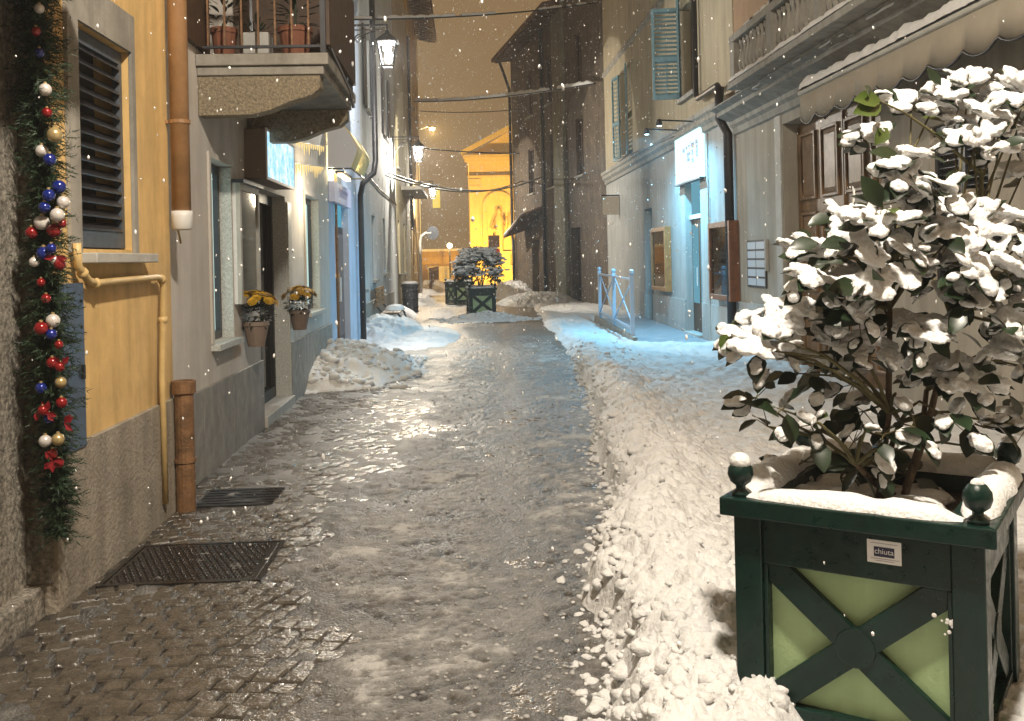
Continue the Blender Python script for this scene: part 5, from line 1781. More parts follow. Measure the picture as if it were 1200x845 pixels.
# road sign by the church
t = thing('road_sign', 'small road sign with red plate on a post before the church', 'sign', (1.55, 52, 0))
MB().tube([(1.55, 52, 0), (1.55, 52, 3.0)], 0.035, 8).build('post', M['dkgrey'], t)
MB().box(1.25, 1.85, 51.92, 51.955, 2.2, 2.85).build('dark_plate', M['castiron'], t)
MB().box(1.25, 1.85, 51.92, 51.955, 1.55, 2.15).build('red_plate', M['redsign'], t)
MB().box(1.30, 1.80, 51.912, 51.919, 1.80, 1.95).build('white_bar', M['white'], t)

# parapet posts, arched pole, hanging yellow sign on the left far end
t = thing('railing_posts', 'dark iron railing running back along the far left corner', 'railing', (-1.6, 48, 0.1))
for k in range(5):
    y = 45.5 + k * 2.4
    MB().tube([(-1.62 + 0.02 * k, y, 0), (-1.62 + 0.02 * k, y, 1.25)], 0.06, 8).build('post', M['castiron'], t)
for z in (0.55, 1.1):
    MB().bar((-1.62, 45.5, z), (-1.54, 55.1, z), 0.05, 0.06).build('rail', M['castiron'], t)
t = thing('arched_pole', 'pale arched pole with round mirror at the ochre corner house', 'pole', (-1.85, 43, 0))
MB().tube([(-1.95, 43.0, 0), (-1.95, 43.0, 2.4), (-1.9, 43.0, 2.65), (-1.7, 43.0, 2.8), (-1.45, 43.0, 2.8)], 0.06, 10).build('pole', M['palestone'], t)
MB().prism([(-1.38 + 0.26 * math.cos(a), 42.95, 2.8 + 0.30 * math.sin(a)) for a in [k * 6.283 / 16 for k in range(16)]], (0, 0.06, 0)).build('mirror', M['dkgrey'], t)
t = thing('hanging_sign', 'yellow hanging lantern sign in front of the ochre house corner', 'sign', (-1.2, 45, 4.0))
MB().box(-1.42, -1.08, 44.9, 45.05, 4.0, 5.0).build('panel', emit_mat('yellow_sign_glow', (1.0, 0.72, 0.10), 0.75), t)
MB().bar((-2.0, 44.97, 5.05), (-1.05, 44.97, 5.05), 0.05, 0.05).build('arm', M['blackm'], t)

# bench on the snow heap at the left
t = thing('park_bench', 'snowy timber slat bench with iron scroll legs on the left', 'bench', (-1.72, 22.2, 0.15))
for y in (21.4, 23.0):
    mb = MB().tube([(-1.95, y, 1.02), (-1.93, y, 0.62), (-1.80, y, 0.45), (-1.5, y, 0.47), (-1.42, y, 0.38)], 0.022, 8)
    mb.tube([(-1.85, y, 0.48), (-1.95, y, 0.28), (-1.88, y, 0.05)], 0.022, 8)
    mb.tube([(-1.46, y, 0.44), (-1.40, y, 0.25), (-1.50, y, 0.05)], 0.022, 8)
    mb.tube([(-1.88, y, 0.24), (-1.70, y, 0.32), (-1.52, y, 0.22), (-1.68, y, 0.14), (-1.86, y, 0.22)], 0.016, 6)
    mb.build('leg_frame', M['blackm'], t)
for k in range(5):
    x = -1.83 + k * 0.082
    MB().box(x, x + 0.065, 21.2, 23.2, 0.475, 0.50).build('seat_slat', M['wood'], t)
for k in range(4):
    z = 0.62 + k * 0.11
    MB().hexa([(-1.925 - k * 0.004, 21.2, z), (-1.90 - k * 0.004, 21.2, z), (-1.90 - k * 0.004, 23.2, z), (-1.925 - k * 0.004, 23.2, z), (-1.93 - k * 0.004, 21.2, z + 0.085), (-1.905 - k * 0.004, 21.2, z + 0.085), (-1.905 - k * 0.004, 23.2, z + 0.085), (-1.93 - k * 0.004, 23.2, z + 0.085)]).build('back_slat', M['wood'], t)
snow_ridge('snow_cover', [(-1.62, 22.0, 0.502), (-1.62, 23.2, 0.502)], 0.36, 0.09, t, 12)

t = thing('litter_bin', 'dark grey round litter bin with snowy lid behind the bench', 'litter bin', (-1.75, 30.5, 0))
MB().lathe((-1.72, 30.5, 0), [(0.22, 0), (0.24, 0.02), (0.25, 0.78), (0.27, 0.80), (0.27, 0.88), (0.2, 0.9)], 16).build('drum', M['dkgrey'], t)
MB().lathe((-1.72, 30.5, 0.885), [(0.27, 0), (0.26, 0.05), (0.15, 0.085), (0.02, 0.09)], 14).build('snow_cap', M['snow'], t, smooth=True)
for k in range(3):
    MB().lathe((-1.72, 30.5, 0.15 + k * 0.25), [(0.256, 0), (0.262, 0.01), (0.262, 0.03), (0.256, 0.04)], 16).build('hoop', M['blackm'], t)

# ================================================================== OVERHEAD CABLES


def cable(a, b, sag, r, lab, snow=0.0, seed=0, gaps=0.3):
    a, b = Vector(a), Vector(b)
    pts = []
    for k in range(25):
        f = k / 24
        p = a.lerp(b, f)
        p.z -= sag * 4 * f * (1 - f)
        pts.append(p)
    t = thing('overhead_cable', lab, 'cable', a, 'cables across the street')
    MB().tube(pts, r, 6).build('wire', M['cable'], t, smooth=True)
    if snow:
        snow_ridge('snow_line', [p + Vector((0, 0, r * 0.5)) for p in pts], snow, snow * 1.0, t, seed, gaps=gaps, n=160)


cable((-2.0, 17.3, 5.85), onY(700, 3, 24), 0.10, 0.018, 'top black cable from the large lantern to the cream house', 0.05, 31, 0.42)
cable(onX(485, 119, -2.05), onY(697, 98, 29.5), 0.15, 0.03, 'thick snow covered cable bundle high across the street', 0.11, 32, 0.30)
cable(onX(492, 130, -2.05), onY(612, 128, 41), 0.10, 0.022, 'thin black cable just below the snowy bundle')
cable(onY(496, 174, 44), onY(612, 180, 41.5), 0.05, 0.03, 'dark wire crossing in front of the church pediment')
cable(onX(452, 206, -2.0), onY(612, 212, 41.5), 0.45, 0.014, 'sagging pale light cord below the second lantern', 0.03, 35, 0.2)
cable(onX(455, 203, -2.0), onY(640, 205, 38), 0.55, 0.014, 'second sagging light cord beside the pale one', 0.03, 36, 0.2)
cable(onY(612, 130, 41), onY(668, 120, 36.5), 0.1, 0.02, 'short cable along the dark stone house')
cable(onX(720, 187, 4.2), onX(790, 160, 3.9), 0.02, 0.012, 'thin wire from the cream house corner to the shop sign')

# ================================================================== CHRISTMAS GARLAND
t = thing('christmas_garland', 'fir garland with red, blue and silver baubles hanging down the stone jamb', 'garland', (-1.86, 4.62, 0.3))
rnd = random.Random(11)
GY = 4.55


def gpt(px, py, dy=0.0):
    return onY(px, py, GY + dy)


centre = [(45, -60), (44, 0), (48, 60), (47, 110), (52, 170), (55, 230), (57, 300), (58, 360), (60, 420), (64, 480), (64, 530), (68, 570), (68, 625)]
cpts = [gpt(*c) for c in centre]
mb = MB().tube(cpts, 0.012, 6)
mb.build('wire', M['blackm'], t)
mb = MB()
for i in range(len(cpts) - 1):
    L = (cpts[i + 1] - cpts[i]).length
    for k in range(int(L * 800)):
        f = rnd.random()
        p = cpts[i].lerp(cpts[i + 1], f)
        taper = 0.62 + 0.75 * abs(math.sin(p.z * 9.0 + 1.3 * math.sin(p.z * 23)))
        a = rnd.uniform(0, 6.283)
        d = Vector((math.cos(a) * 1.25, math.sin(a), rnd.uniform(-0.9, 0.3))).normalized()
        ln = rnd.uniform(0.05, 0.13) * taper
        tip = p + d * ln
        # a sprig: thin stem with needles
        sd_ = d.orthogonal().normalized()
        for nn in range(11):
            g0 = p.lerp(tip, 0.1 + 0.9 * nn / 11)
            for sg in range(2):
                rv = Vector((rnd.uniform(-1, 1), rnd.uniform(-1, 1), rnd.uniform(-1, 1)))
                q = (d * 0.7 + rv.normalized() * 0.9).normalized() * rnd.uniform(0.018, 0.036)
                wv = q.cross(rv)
                if wv.length < 1e-6:
                    continue
                wv = wv.normalized() * 0.0026
                mb.add([g0 - wv, g0 + wv, g0 + q], [(0, 1, 2)])
mb.build('needles', M['needle'], t, kind='stuff')
BAUB = [(46, 10, 'silver', .8), (42, 37, 'red', .8), (46, 62, 'blue', .8), (53, 105, 'silver', 1), (55, 132, 'red', .8), (64, 158, 'gold', 1.2), (49, 177, 'silver', 1), (58, 187, 'blue', 1),
        (69, 219, 'blue', 1.1), (57, 229, 'blue', 1), (74, 237, 'silver', 1), (52, 243, 'blue', .9), (67, 252, 'silver', 1.1), (49, 261, 'silver', 1.2), (37, 273, 'red', 1), (63, 270, 'red', 1.15), (73, 262, 'red', .7),
        (51, 297, 'blue', 1.1), (60, 291, 'blue', .8), (40, 307, 'silver', .8), (70, 310, 'red', .9), (64, 305, 'silver', .7), (48, 331, 'red', .7), (54, 350, 'red', .8), (62, 376, 'silver', 1.1), (48, 385, 'red', 1.1), (60, 392, 'blue', .9), (69, 404, 'red', .7),
        (61, 425, 'red', .9), (70, 430, 'red', .8), (48, 455, 'blue', .9), (71, 448, 'gold', .9), (72, 472, 'red', .9), (57, 490, 'blue', .9), (50, 481, 'red', .8), (53, 517, 'silver', 1), (68, 515, 'gold', 1), (61, 532, 'red', .9), (69, 543, 'red', .8)]
for (x, y, c, s_) in BAUB:
    p = gpt(x, y, rnd.uniform(-0.13, -0.08))
    r = 0.028 * s_
    b_ = MB().ball(p, r, 16, 10).build('bauble', M[c], t, smooth=True)
    MB().lathe(p + Vector((0, 0, r * 0.96)), [(r * 0.28, 0), (r * 0.28, r * 0.22), (r * 0.1, r * 0.3)], 8).build('cap', M['gold'], b_)
for (x, y) in ((72, 428), (55, 483), (75, 496), (66, 300), (45, 480), (62, 540)):
    p = gpt(x, y, -0.12)
    mb = MB()
    for k in range(4):
        a = rnd.uniform(0, 6.28)
        d = Vector((math.cos(a), -0.3, math.sin(a))).normalized()
        sd_ = d.cross(Vector((0, 1, 0))).normalized() * 0.014
        mb.add([p, p + d * 0.03 + sd_, p + d * 0.055 + Vector((0, 0.01, 0)), p + d * 0.03 - sd_], [(0, 1, 2, 3)])
    mb.build('ribbon', mat('red_ribbon', (0.22, 0.008, 0.014), 0.4), t)

# ================================================================== PLANTERS AND CAMELLIAS


def planter(name, lab, loc, rz, w=0.76, h=0.78, full=True):
    t = thing(name, lab, 'planter', loc, 'green timber planters', rz)
    hw = w / 2
    body = []

    def build(mb, nm, m, bev=0.0, sm=False):
        return mb.build(nm, m, t, local=True, bevel=bev, smooth=sm)
    pw = 0.092
    for (sx, sy) in ((-1, -1), (1, -1), (1, 1), (-1, 1)):
        cx_, cy_ = sx * (hw - pw / 2), sy * (hw - pw / 2)
        build(MB().box(cx_ - pw / 2, cx_ + pw / 2, cy_ - pw / 2, cy_ + pw / 2, 0, h - 0.06), 'post', M['green'], 0.004)
    # four sides
    for k in range(4):
        rot = Matrix.Rotation(k * math.pi / 2, 4, 'Z')

        def T(mb, rot=rot):
            mb.v = [tuple(rot @ Vector(v)) for v in mb.v]
            return mb
        y0 = -hw + 0.012
        i0, i1 = -hw + pw + 0.001, hw - pw - 0.001
        pn = build(T(MB().box(i0, i1, y0 + 0.045, y0 + 0.06, 0.05, h - 0.065)), 'side_panel', M['pgreen'])
        build(T(MB().box(i0, i1, y0, y0 + 0.044, h - 0.21, h - 0.062)), 'top_rail', M['green'], 0.004)
        build(T(MB().box(i0, i1, y0, y0 + 0.044, 0.03, 0.14)), 'bottom_rail', M['green'], 0.004)
        sw = 0.014
        for sx in (-1, 1):
            e_ = i0 if sx < 0 else i1 - sw
            build(T(MB().box(e_, e_ + sw, y0 + 0.001, y0 + 0.044, 0.141, h - 0.211)), 'stile', M['green'], 0.003)
        a0, a1, z0, z1 = i0 + sw + 0.001, i1 - sw - 0.001, 0.142, h - 0.212
        # crossed braces clipped to the opening, with a round boss
        bw_ = 0.088
        for sg in (-1, 1):
            p, q = Vector((a0 if sg > 0 else a1, 0, z0)), Vector((a1 if sg > 0 else a0, 0, z1))
            d = (q - p).normalized()
            n_ = Vector((-d.z, 0, d.x)) * bw_ / 2
            off = y0 + (0.008 if sg > 0 else 0.010)
            poly = [p + n_, p - n_, q - n_, q + n_]
            # clip the strip to the rectangle

            def clip(poly, ax, lim, keep_less):
                out = []
                for i in range(len(poly)):
                    A2, B2 = poly[i], poly[(i + 1) % len(poly)]
                    ia = (A2[ax] <= lim) if keep_less else (A2[ax] >= lim)
                    ib = (B2[ax] <= lim) if keep_less else (B2[ax] >= lim)
                    if ia:
                        out.append(A2)
                    if ia != ib:
                        out.append(A2.lerp(B2, (lim - A2[ax]) / (B2[ax] - A2[ax])))
                return out
            for (ax, lim, kl) in ((0, a0, False), (0, a1, True), (2, z0, False), (2, z1, True)):
                poly = clip(poly, ax, lim, kl)
            build(T(MB().prism([(v.x, off, v.z) for v in poly], (0, 0.030, 0))), 'brace', M['green'], 0.003)
        mb = MB()
        cz = (z0 + z1) / 2
        ring = [((0.062 * math.cos(a)), y0 + 0.004, cz + 0.062 * math.sin(a)) for a in [j * 6.283 / 20 for j in range(20)]]
        mb.prism(ring, (0, 0.03, 0))
        build(T(mb), 'boss', M['green'], 0.003)
    # cap frame
    cw, ch = 0.14, 0.055
    o_ = hw + 0.035
    for k in range(4):
        rot = Matrix.Rotation(k * math.pi / 2, 4, 'Z')
        mb = MB().hexa([(-o_, -o_, h - 0.058), (o_, -o_, h - 0.058), (o_ - cw, -o_ + cw, h - 0.058), (-o_ + cw, -o_ + cw, h - 0.058),
                        (-o_, -o_, h), (o_, -o_, h), (o_ - cw, -o_ + cw, h), (-o_ + cw, -o_ + cw, h)])
        mb.v = [tuple(rot @ Vector(v)) for v in mb.v]
        build(mb, 'cap_rail', M['green'], 0.004)
    for (sx, sy) in ((-1, -1), (1, -1), (1, 1), (-1, 1)):
        fx, fy = sx * (hw - 0.02), sy * (hw - 0.02)
        fi = build(MB().lathe((fx, fy, h), [(0.030, 0), (0.030, 0.012), (0.016, 0.022), (0.016, 0.034), (0.034, 0.048), (0.042, 0.07), (0.040, 0.092), (0.026, 0.112), (0.010, 0.122)], 16), 'finial', M['green'], 0, True)
        sc_ = MB().ball((fx, fy, h + 0.112), 0.036 if sx < 0 else 0.02, 12, 7, (1, 1, 0.85 if sx < 0 else 1.0))
        so_ = sc_.build('snow_cap', M['snow'], fi, smooth=True, local=True)
    build(MB().box(-hw + 0.06, hw - 0.06, -hw + 0.06, hw - 0.06, h - 0.2, h - 0.065), 'soil', M['soil'])
    return t


PANG = R(-36)
pw_ = 0.755
pc = Vector((0.865, 3.20)) + Vector((math.cos(PANG), math.sin(PANG))) * pw_ / 2 + Vector((-math.sin(PANG), math.cos(PANG))) * pw_ / 2
PLN = planter('timber_planter', 'large bottle green planter with light green panels in the foreground', (pc.x, pc.y, 0.0), PANG, pw_, 0.80)
PH = 0.80
# rim snow and soil snow patches, in the planter's own frame
hw = pw_ / 2


def rim_snow(p0, p1, w_, h_, seed, gaps=0.0):
    return snow_ridge('rim_snow', [p0, p1], w_, h_, None, seed, gaps)


for k, (p0, p1, w_, h_, sd_) in enumerate((((-hw + 0.03, -hw + 0.035, PH), (hw - 0.06, -hw + 0.035, PH), 0.11, 0.035, 51), ((hw - 0.03, -hw + 0.06, PH), (hw - 0.03, hw, PH), 0.11, 0.05, 52), ((-hw + 0.03, -hw + 0.06, PH), (-hw + 0.03, hw, PH), 0.13, 0.06, 53), ((-hw, hw - 0.04, PH), (hw, hw - 0.04, PH), 0.13, 0.06, 54))):
    s_ = rim_snow(p0, p1, w_, h_, sd_)
    s_.parent = PLN
mb = MB()
rnd = random.Random(5)
for k in range(26):
    x, y = rnd.uniform(-hw + 0.1, 0.12), rnd.uniform(-hw + 0.1, hw - 0.1)
    mb.ball((x, y, PH - 0.06), rnd.uniform(0.04, 0.10), 10, 6, (1.3, 1, 0.35))
s_ = mb.build('soil_snow', M['snow'], PLN, smooth=True, local=True)
s_['kind'] = 'stuff'
# sticker on the top rail of the front side
def fpos(x, z, dy=0.0):
    return (x, -hw + 0.012 - dy, z)


sx0, sx1, sz0, sz1 = 0.045, 0.145, PH - 0.155, PH - 0.085
st = thing('planter_sticker', 'small white sticker with dark logo on the foreground planter rail', 'sticker', (pc.x, pc.y, 0), None, PANG)
MB().box(sx0, sx1, -hw + 0.0108, -hw + 0.0116, sz0, sz1).build('paper', M['whitepaper'], st, local=True)
MB().box(sx0 + 0.02, sx1 - 0.02, -hw + 0.0102, -hw + 0.0107, sz0 + 0.020, sz1 - 0.020).build('logo_panel', M['navy'], st, local=True, bevel=0.0)


def text_obj(txt, size, m, parent, loc, rot, name='lettering'):
    cu = bpy.data.curves.new('tmp', 'FONT')
    cu.body = txt
    cu.size = size
    cu.align_x = 'CENTER'
    cu.align_y = 'CENTER'
    to = bpy.data.objects.new('tmp', cu)
    COL.objects.link(to)
    bpy.context.view_layer.update()
    me = bpy.data.meshes.new_from_object(to)
    bpy.data.objects.remove(to)
    me.materials.append(m)
    o = bpy.data.objects.new(name, me)
    COL.objects.link(o)
    o.parent = parent
    o.location = loc
    o.rotation_euler = rot
    return o


text_obj('chiuta', 0.0235, M['whitepaper'], st, ((sx0 + sx1) / 2, -hw + 0.0099, (sz0 + sz1) / 2 + 0.001), (math.pi / 2, 0, 0))
for (z, f0, f1) in ((sz1 - 0.010, 0.1, 0.9), (sz0 + 0.013, 0.1, 0.95), (sz0 + 0.007, 0.25, 0.8)):
    MB().box(sx0 + 0.1 * f0, sx0 + 0.1 * f1, -hw + 0.0102, -hw + 0.0107, z, z + 0.0016).build('small_print', mat('grey_print', (0.3, 0.25, 0.28), 0.7), st, local=True)
# paint chips on the corner post
mb = MB()
for k in range(16):
    mb.ball((hw - 0.10 + rnd.gauss(0, 0.012), -hw + 0.0108, 0.50 + rnd.gauss(0, 0.012)), rnd.uniform(0.003, 0.008), 6, 4, (1, 0.2, 1))
mb.build('paint_chip', M['whitepaper'], PLN, local=True, kind='stuff')

# far planters
for (loc, rz, lab) in (((0.42, 27.6, 0), 0.10, 'green planter with snowy bush standing mid street in the distance'), ((-0.25, 36.0, 0), 0.5, 'farthest green planter half hidden behind the mid street one')):
    c = copy_tree(PLN)
    for ch in list(c.children):
        if ch.name.startswith('paint_chip'):
            bpy.data.objects.remove(ch)
    c.location = loc
    c.rotation_euler = (0, 0, rz)
    c['label'] = lab

# foreground camellia
BY = 3.35
BP = Vector((1.45, 3.32, 0.72))
bush = thing('camellia_bush', 'snow laden camellia bush growing from the foreground planter', 'bush', BP)
CL = []   # pixel x, y, depth offset, radius m, leaves, snow share
top = [(1068, 128), (1100, 112), (1135, 100), (1150, 135), (1118, 145), (1178, 118), (1195, 150), (1140, 165), (1170, 180), (1020, 163), (1198, 205), (1205, 110)]
main = [(1052, 188), (1042, 210), (1000, 238), (975, 255), (1040, 236), (1078, 226), (1105, 246), (1015, 262), (1060, 262), (1098, 278), (1132, 268), (1162, 258), (1188, 280), (1008, 288), (1052, 300), (1092, 308),
        (1132, 310), (1172, 318), (1198, 340), (962, 298), (945, 328), (985, 330), (1020, 338), (1060, 342), (1100, 348), (1142, 356), (1182, 378), (1000, 372), (1040, 383), (1080, 393), (1120, 400), (1162, 408),
        (1196, 430), (972, 398), (1010, 418), (1052, 428), (1092, 438), (1132, 448), (1170, 468), (1198, 500), (1215, 300), (1220, 380), (1225, 450)]
left = [(905, 366), (862, 400), (882, 408), (922, 416), (940, 376), (895, 392)]
low = [(942, 438), (968, 428), (1000, 450), (1040, 470), (1072, 500), (1012, 482), (1112, 490), (1150, 500), (1042, 540), (1010, 548), (1062, 556), (1000, 518), (930, 548), (900, 500), (916, 480), (886, 466), (950, 498), (1180, 530), (985, 560), (1035, 510)]
rnd = random.Random(17)
for p in top:
    CL.append((*p, rnd.uniform(-0.05, 0.2), 0.065, 8, 0.72))
for p in main:
    if rnd.random() < 0.10:
        continue
    p = (p[0] + (16 if p[1] < 285 else 6), p[1])
    if p[1] > 395 and rnd.random() < 0.3:
        continue
    CL.append((*p, rnd.uniform(-0.26, 0.02), 0.078, 9, 0.51))
    if rnd.random() < (0.45 if p[1] < 390 else 0.12):
        CL.append((p[0] + rnd.uniform(-20, 20), p[1] + rnd.uniform(-5, 22), rnd.uniform(0.05, 0.40), 0.09, 7, 0.45))
for p in left:
    CL.append((*p, rnd.uniform(-0.12, 0.05), 0.04, 4, 0.8))
for p in low:
    CL.append((*p, rnd.uniform(-0.2, 0.2), 0.075, 6, 0.36))
stems = MB()
nodes = []
anchor = {}
forks = [Vector((1.50, 3.35, 1.0)), Vector((1.42, 3.25, 1.05)), Vector((1.62, 3.40, 1.1)), Vector((1.30, 3.25, 0.88)), Vector((1.68, 3.32, 1.35)), Vector((1.46, 3.32, 1.4))]
for k, fk in enumerate(forks):
    b0 = BP + Vector((random.uniform(-0.06, 0.06), random.uniform(-0.06, 0.06), 0))
    mid = b0.lerp(fk, 0.5) + Vector((random.uniform(-0.03, 0.03), random.uniform(-0.03, 0.03), 0))
    stems.tube([b0, mid, fk], [0.014, 0.012, 0.009], 8)
leaf_v, leaf_f = leaf_mesh(1, 0.62)
leaves, snowcaps = [], []
twigs = MB()
for (x, y, dy, rad, n, sn_) in CL:
    c = onY(x, y, BY + dy)
    fk = min(forks, key=lambda q: (q - c).length + max(0, q.z - c.z) * 2)
    mid = fk.lerp(c, 0.55) + Vector((rnd.uniform(-0.04, 0.04), rnd.uniform(-0.04, 0.04), rnd.uniform(0.0, 0.07)))
    twigs.tube([fk, fk.lerp(mid, 0.5) + Vector((0, 0, 0.015)), mid, c], [0.008, 0.0065, 0.005, 0.0028], 6)
    bd = (c - mid).normalized()
    for k in range(n):
        off = Vector((rnd.gauss(0, 1), rnd.gauss(0, 1), rnd.gauss(0, 0.75)))
        off = off.normalized() * rad * rnd.uniform(0.15, 1.0)
        p = c + off
        d = (off.normalized() * 0.9 + bd * 0.5 + Vector((0, 0, -0.18)) + Vector((rnd.uniform(-.4, .4), rnd.uniform(-.4, .4), rnd.uniform(-.3, .3)))).normalized()
        L = rnd.uniform(0.075, 0.122)
        upv = Vector((rnd.gauss(-0.05, 0.5), rnd.gauss(-0.5, 0.45), 0.75)).normalized()
        d = d - upv * d.dot(upv) * 0.85
        d.normalize()
        xax = d.cross(upv).normalized()
        zax = xax.cross(d).normalized()
        Mx = Matrix(((xax.x * L, d.x * L, zax.x * L), (xax.y * L, d.y * L, zax.y * L), (xax.z * L, d.z * L, zax.z * L)))
        young = rnd.random() < 0.008
        leaves.append((p, Mx, young))
        if rnd.random() < sn_ * 1.15 and zax.z > 0.25:
            snowcaps.append((p + d * L * 0.5 + zax * 0.006, xax, d, zax, L))
        twigs.tube([c, p], [0.0022, 0.0015], 4, caps=False)
    if sn_ > 0.5:
        # one merged cushion over the cluster
        cn = Vector((rnd.gauss(-0.05, 0.25), rnd.gauss(-0.42, 0.25), 0.85)).normalized()
        c1 = cn.orthogonal().normalized()
        c2 = cn.cross(c1)
        R_ = rnd.uniform(0.035, 0.088)
        for k in range(rnd.randint(7, 12)):
            a_, r_ = rnd.uniform(0, 6.283), R_ * math.sqrt(rnd.random())
            q_ = c + cn * (0.025 + rnd.uniform(-0.008, 0.012)) + c1 * math.cos(a_) * r_ * 1.25 + c2 * math.sin(a_) * r_
            snowcaps.append((q_, c1, c2, cn, rnd.uniform(0.08, 0.135)))
# the bare green sprig reaching left near the top
for (x, y, ex, ey, Lm) in ((1032, 117, 985, 113, 1.15), (1033, 123, 986, 134, 1.25), (1020, 114, 1014, 92, 0.65), (852, 392, 843, 416, 0.75), (1040, 150, 1015, 185, 0.9)):
    p, e_ = onY(x, y, BY - 0.05), onY(ex, ey, BY - 0.12)
    d = (e_ - p).normalized()
    L = 0.095 * Lm
    zax = (Vector((0.1, -0.93, 0.35)) - d * d.dot(Vector((0.1, -0.93, 0.35)))).normalized()
    xax = d.cross(zax).normalized()
    leaves.append((p, Matrix(((xax.x * L, d.x * L, zax.x * L), (xax.y * L, d.y * L, zax.y * L), (xax.z * L, d.z * L, zax.z * L))), True))
twigs.tube([onY(1150, 205, BY), onY(1100, 160, BY), onY(1060, 132, BY), onY(1030, 118, BY - 0.05)], [0.007, 0.006, 0.004, 0.003], 6)
twigs.tube([onY(1150, 330, BY), onY(1150, 260, BY), onY(1150, 205, BY), onY(1140, 150, BY)], [0.012, 0.011, 0.009, 0.005], 6)
stems.build('trunk', M['bark'], bush, smooth=True)
twigs.build('twigs', M['stem'], bush, smooth=True, kind='stuff')
lme, lmy = [], None
for nm, m in (('leaf', M['leaf']), ('leaf', M['leaflight'])):
    me = bpy.data.meshes.new(nm)
    me.from_pydata(leaf_v, [], leaf_f)
    me.polygons.foreach_set('use_smooth', [True] * len(me.polygons))
    me.materials.append(m)
    lme.append(me)
leaves.sort(key=lambda q: q[0].y)
rest = MB()
for i, (p, Mx, young) in enumerate(leaves):
    if i < 300 or young:
        o = bpy.data.objects.new('leaf', lme[1 if young else 0])
        COL.objects.link(o)
        o.parent = bush
        m4 = Mx.to_4x4()
        m4.translation = p - BP
        o.matrix_local = m4
    else:
        rest.add([p + Mx @ Vector(v) for v in leaf_v], leaf_f)
rest.build('foliage', M['leaf'], bush, smooth=True, kind='stuff')
# snow resting on the leaves, merged into soft cushions
sm = []
for (p, xa, d, za, L) in snowcaps:
    za2 = (za + Vector((0, 0, 0.25))).normalized()
    s1, s2, s3 = L * rnd.uniform(0.22, 0.33), L * rnd.uniform(0.30, 0.46), rnd.uniform(0.008, 0.017)
    q = p - BP
    sm.append([[xa.x * s1, d.x * s2, za2.x * s3, q.x], [xa.y * s1, d.y * s2, za2.y * s3, q.y], [xa.z * s1, d.z * s2, za2.z * s3, q.z]])
so_ = scatter('leaf_snow', IV, IF, np.array(sm), M['snow'])
so_.parent = bush
so_['kind'] = 'stuff'
rm = so_.modifiers.new('merge', 'REMESH')
rm.mode = 'VOXEL'
rm.voxel_size = 0.0052
rm.use_smooth_shade = True
smo = so_.modifiers.new('soft', 'SMOOTH')
smo.factor = 0.5
smo.iterations = 3
tx = bpy.data.textures.new('snow_grain', 'CLOUDS')
tx.noise_scale = 0.022
dp = so_.modifiers.new('lump', 'DISPLACE')
dp.texture = tx
dp.strength = 0.017
dp.mid_level = 0.5

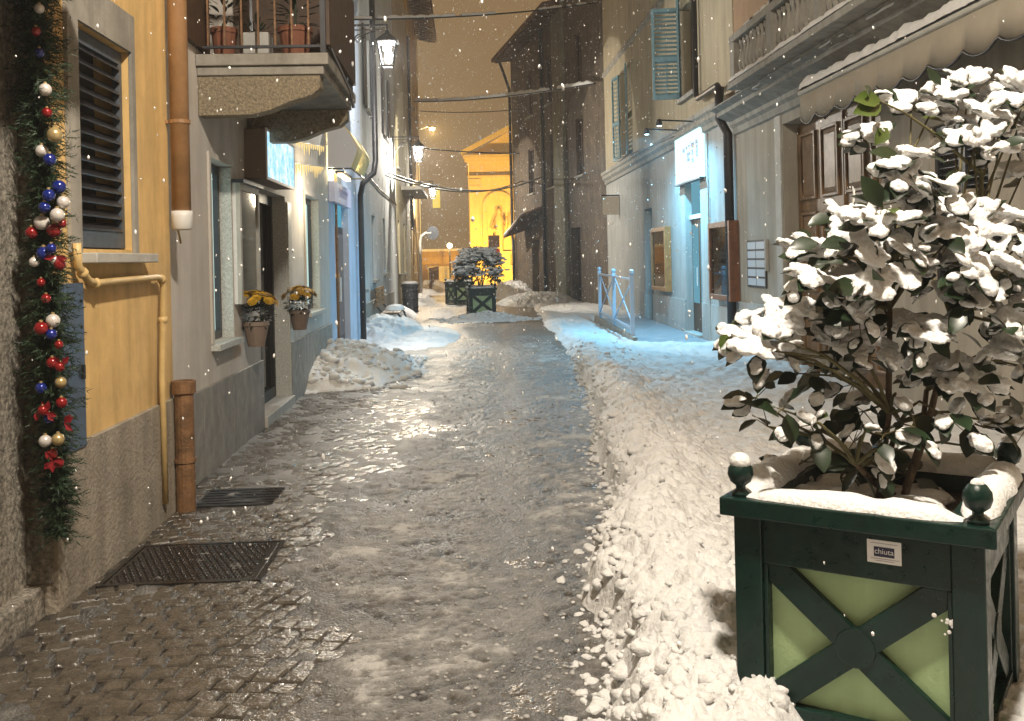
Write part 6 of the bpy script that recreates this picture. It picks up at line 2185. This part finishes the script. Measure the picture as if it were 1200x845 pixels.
# bushes of the two far planters (leaves too small to pick apart)
for (loc, lab, seed, scl) in (((0.42, 27.6, 0.75), 'round snow topped bush in the mid street planter', 5, 1.0),):
    t = thing('camellia_bush', lab, 'bush', loc)
    rr = random.Random(seed)
    mb, ms, cl2 = MB(), [], []
    for k in range(95):
        a, b = rr.uniform(0, 6.28), rr.uniform(-0.5, 1.5)
        c = Vector(loc) + Vector((0.55 * math.cos(a) * math.cos(b * 0.9), 0.5 * math.sin(a) * math.cos(b * 0.9), 0.52 + 0.5 * math.sin(b))) * scl
        if rr.random() < 0.25:
            c.x -= 0.15 * scl
        tuft(mb, c, (0.17 * scl, 0.17 * scl, 0.14 * scl), 20, 0.12, 0.07, rr, 0.2)
        if math.sin(b) > -0.35:
            for q in range(7):
                pp_ = c - Vector(loc) + Vector((rr.gauss(0, 0.1), rr.gauss(-0.08, 0.1), 0.09 + rr.uniform(-0.08, 0.07))) * scl
                sx_, sy_, sz_ = rr.uniform(0.04, 0.10) * scl, rr.uniform(0.04, 0.10) * scl, rr.uniform(0.02, 0.04)
                ms.append([[sx_, 0, 0, pp_.x], [0, sy_, 0, pp_.y], [0, 0, sz_, pp_.z]])
    mb.build('foliage', M['leaf'], t, smooth=True, kind='stuff')
    s2 = scatter('leaf_snow', IV, IF, np.array(ms), M['snow'])
    s2.parent = t
    s2['kind'] = 'stuff'
    tb = MB()
    for k in range(5):
        tb.tube([Vector(loc) + Vector((rr.uniform(-.08, .08), rr.uniform(-.08, .08), -0.05)), Vector(loc) + Vector((rr.uniform(-.3, .3), rr.uniform(-.2, .2), 0.6)) * scl], [0.02, 0.008], 6)
    tb.build('trunk', M['bark'], t)

# ================================================================== FALLING SNOW
rs = np.random.RandomState(12)
V0, F0_ = ico(1)
fm = []
n = 8000
for k in range(n):
    y = 1.6 + 42 * rs.rand() ** 0.75
    hx = 0.62 * y + 0.3
    x = rs.uniform(max(-1.9, -0.56 * y), min(4.0, 0.62 * y))
    z = rs.uniform(0.15, min(11, 1.6 + 0.30 * y + 0.4))
    r = rs.uniform(0.0025, 0.006) * (0.65 if y < 4 else 1.0) * (1 + 0.02 * y)
    r *= 0.8 * math.exp(rs.normal(0, 0.35))
    st_ = rs.uniform(1.0, 2.4)
    lx = rs.normal(0, 0.12)
    fm.append([[r, 0, r * lx * st_, x], [0, r, 0, y], [0, 0, r * st_, z]])
fs_ = scatter('falling_snow', V0, F0_, np.array(fm), mat('snowflake', (0.85, 0.85, 0.84), 0.7))
fs_['kind'] = 'stuff'

# ================================================================== SNOWY AIR
hz = MB().box(-60, 60, -30, 95, -1.6, 18).build('haze', None)
hz['kind'] = 'stuff'
hz.data.materials.clear()
hm = bpy.data.materials.new('snowy_air')
hm.use_nodes = True
hm.node_tree.nodes.remove(hm.node_tree.nodes['Principled BSDF'])
pv = hm.node_tree.nodes.new('ShaderNodeVolumePrincipled')
pv.inputs['Color'].default_value = (0.92, 0.92, 0.92, 1)
pv.inputs['Density'].default_value = 0.0025
pv.inputs['Anisotropy'].default_value = 0.2
hm.node_tree.links.new(pv.outputs[0], hm.node_tree.nodes['Material Output'].inputs['Volume'])
hz.data.materials.append(hm)
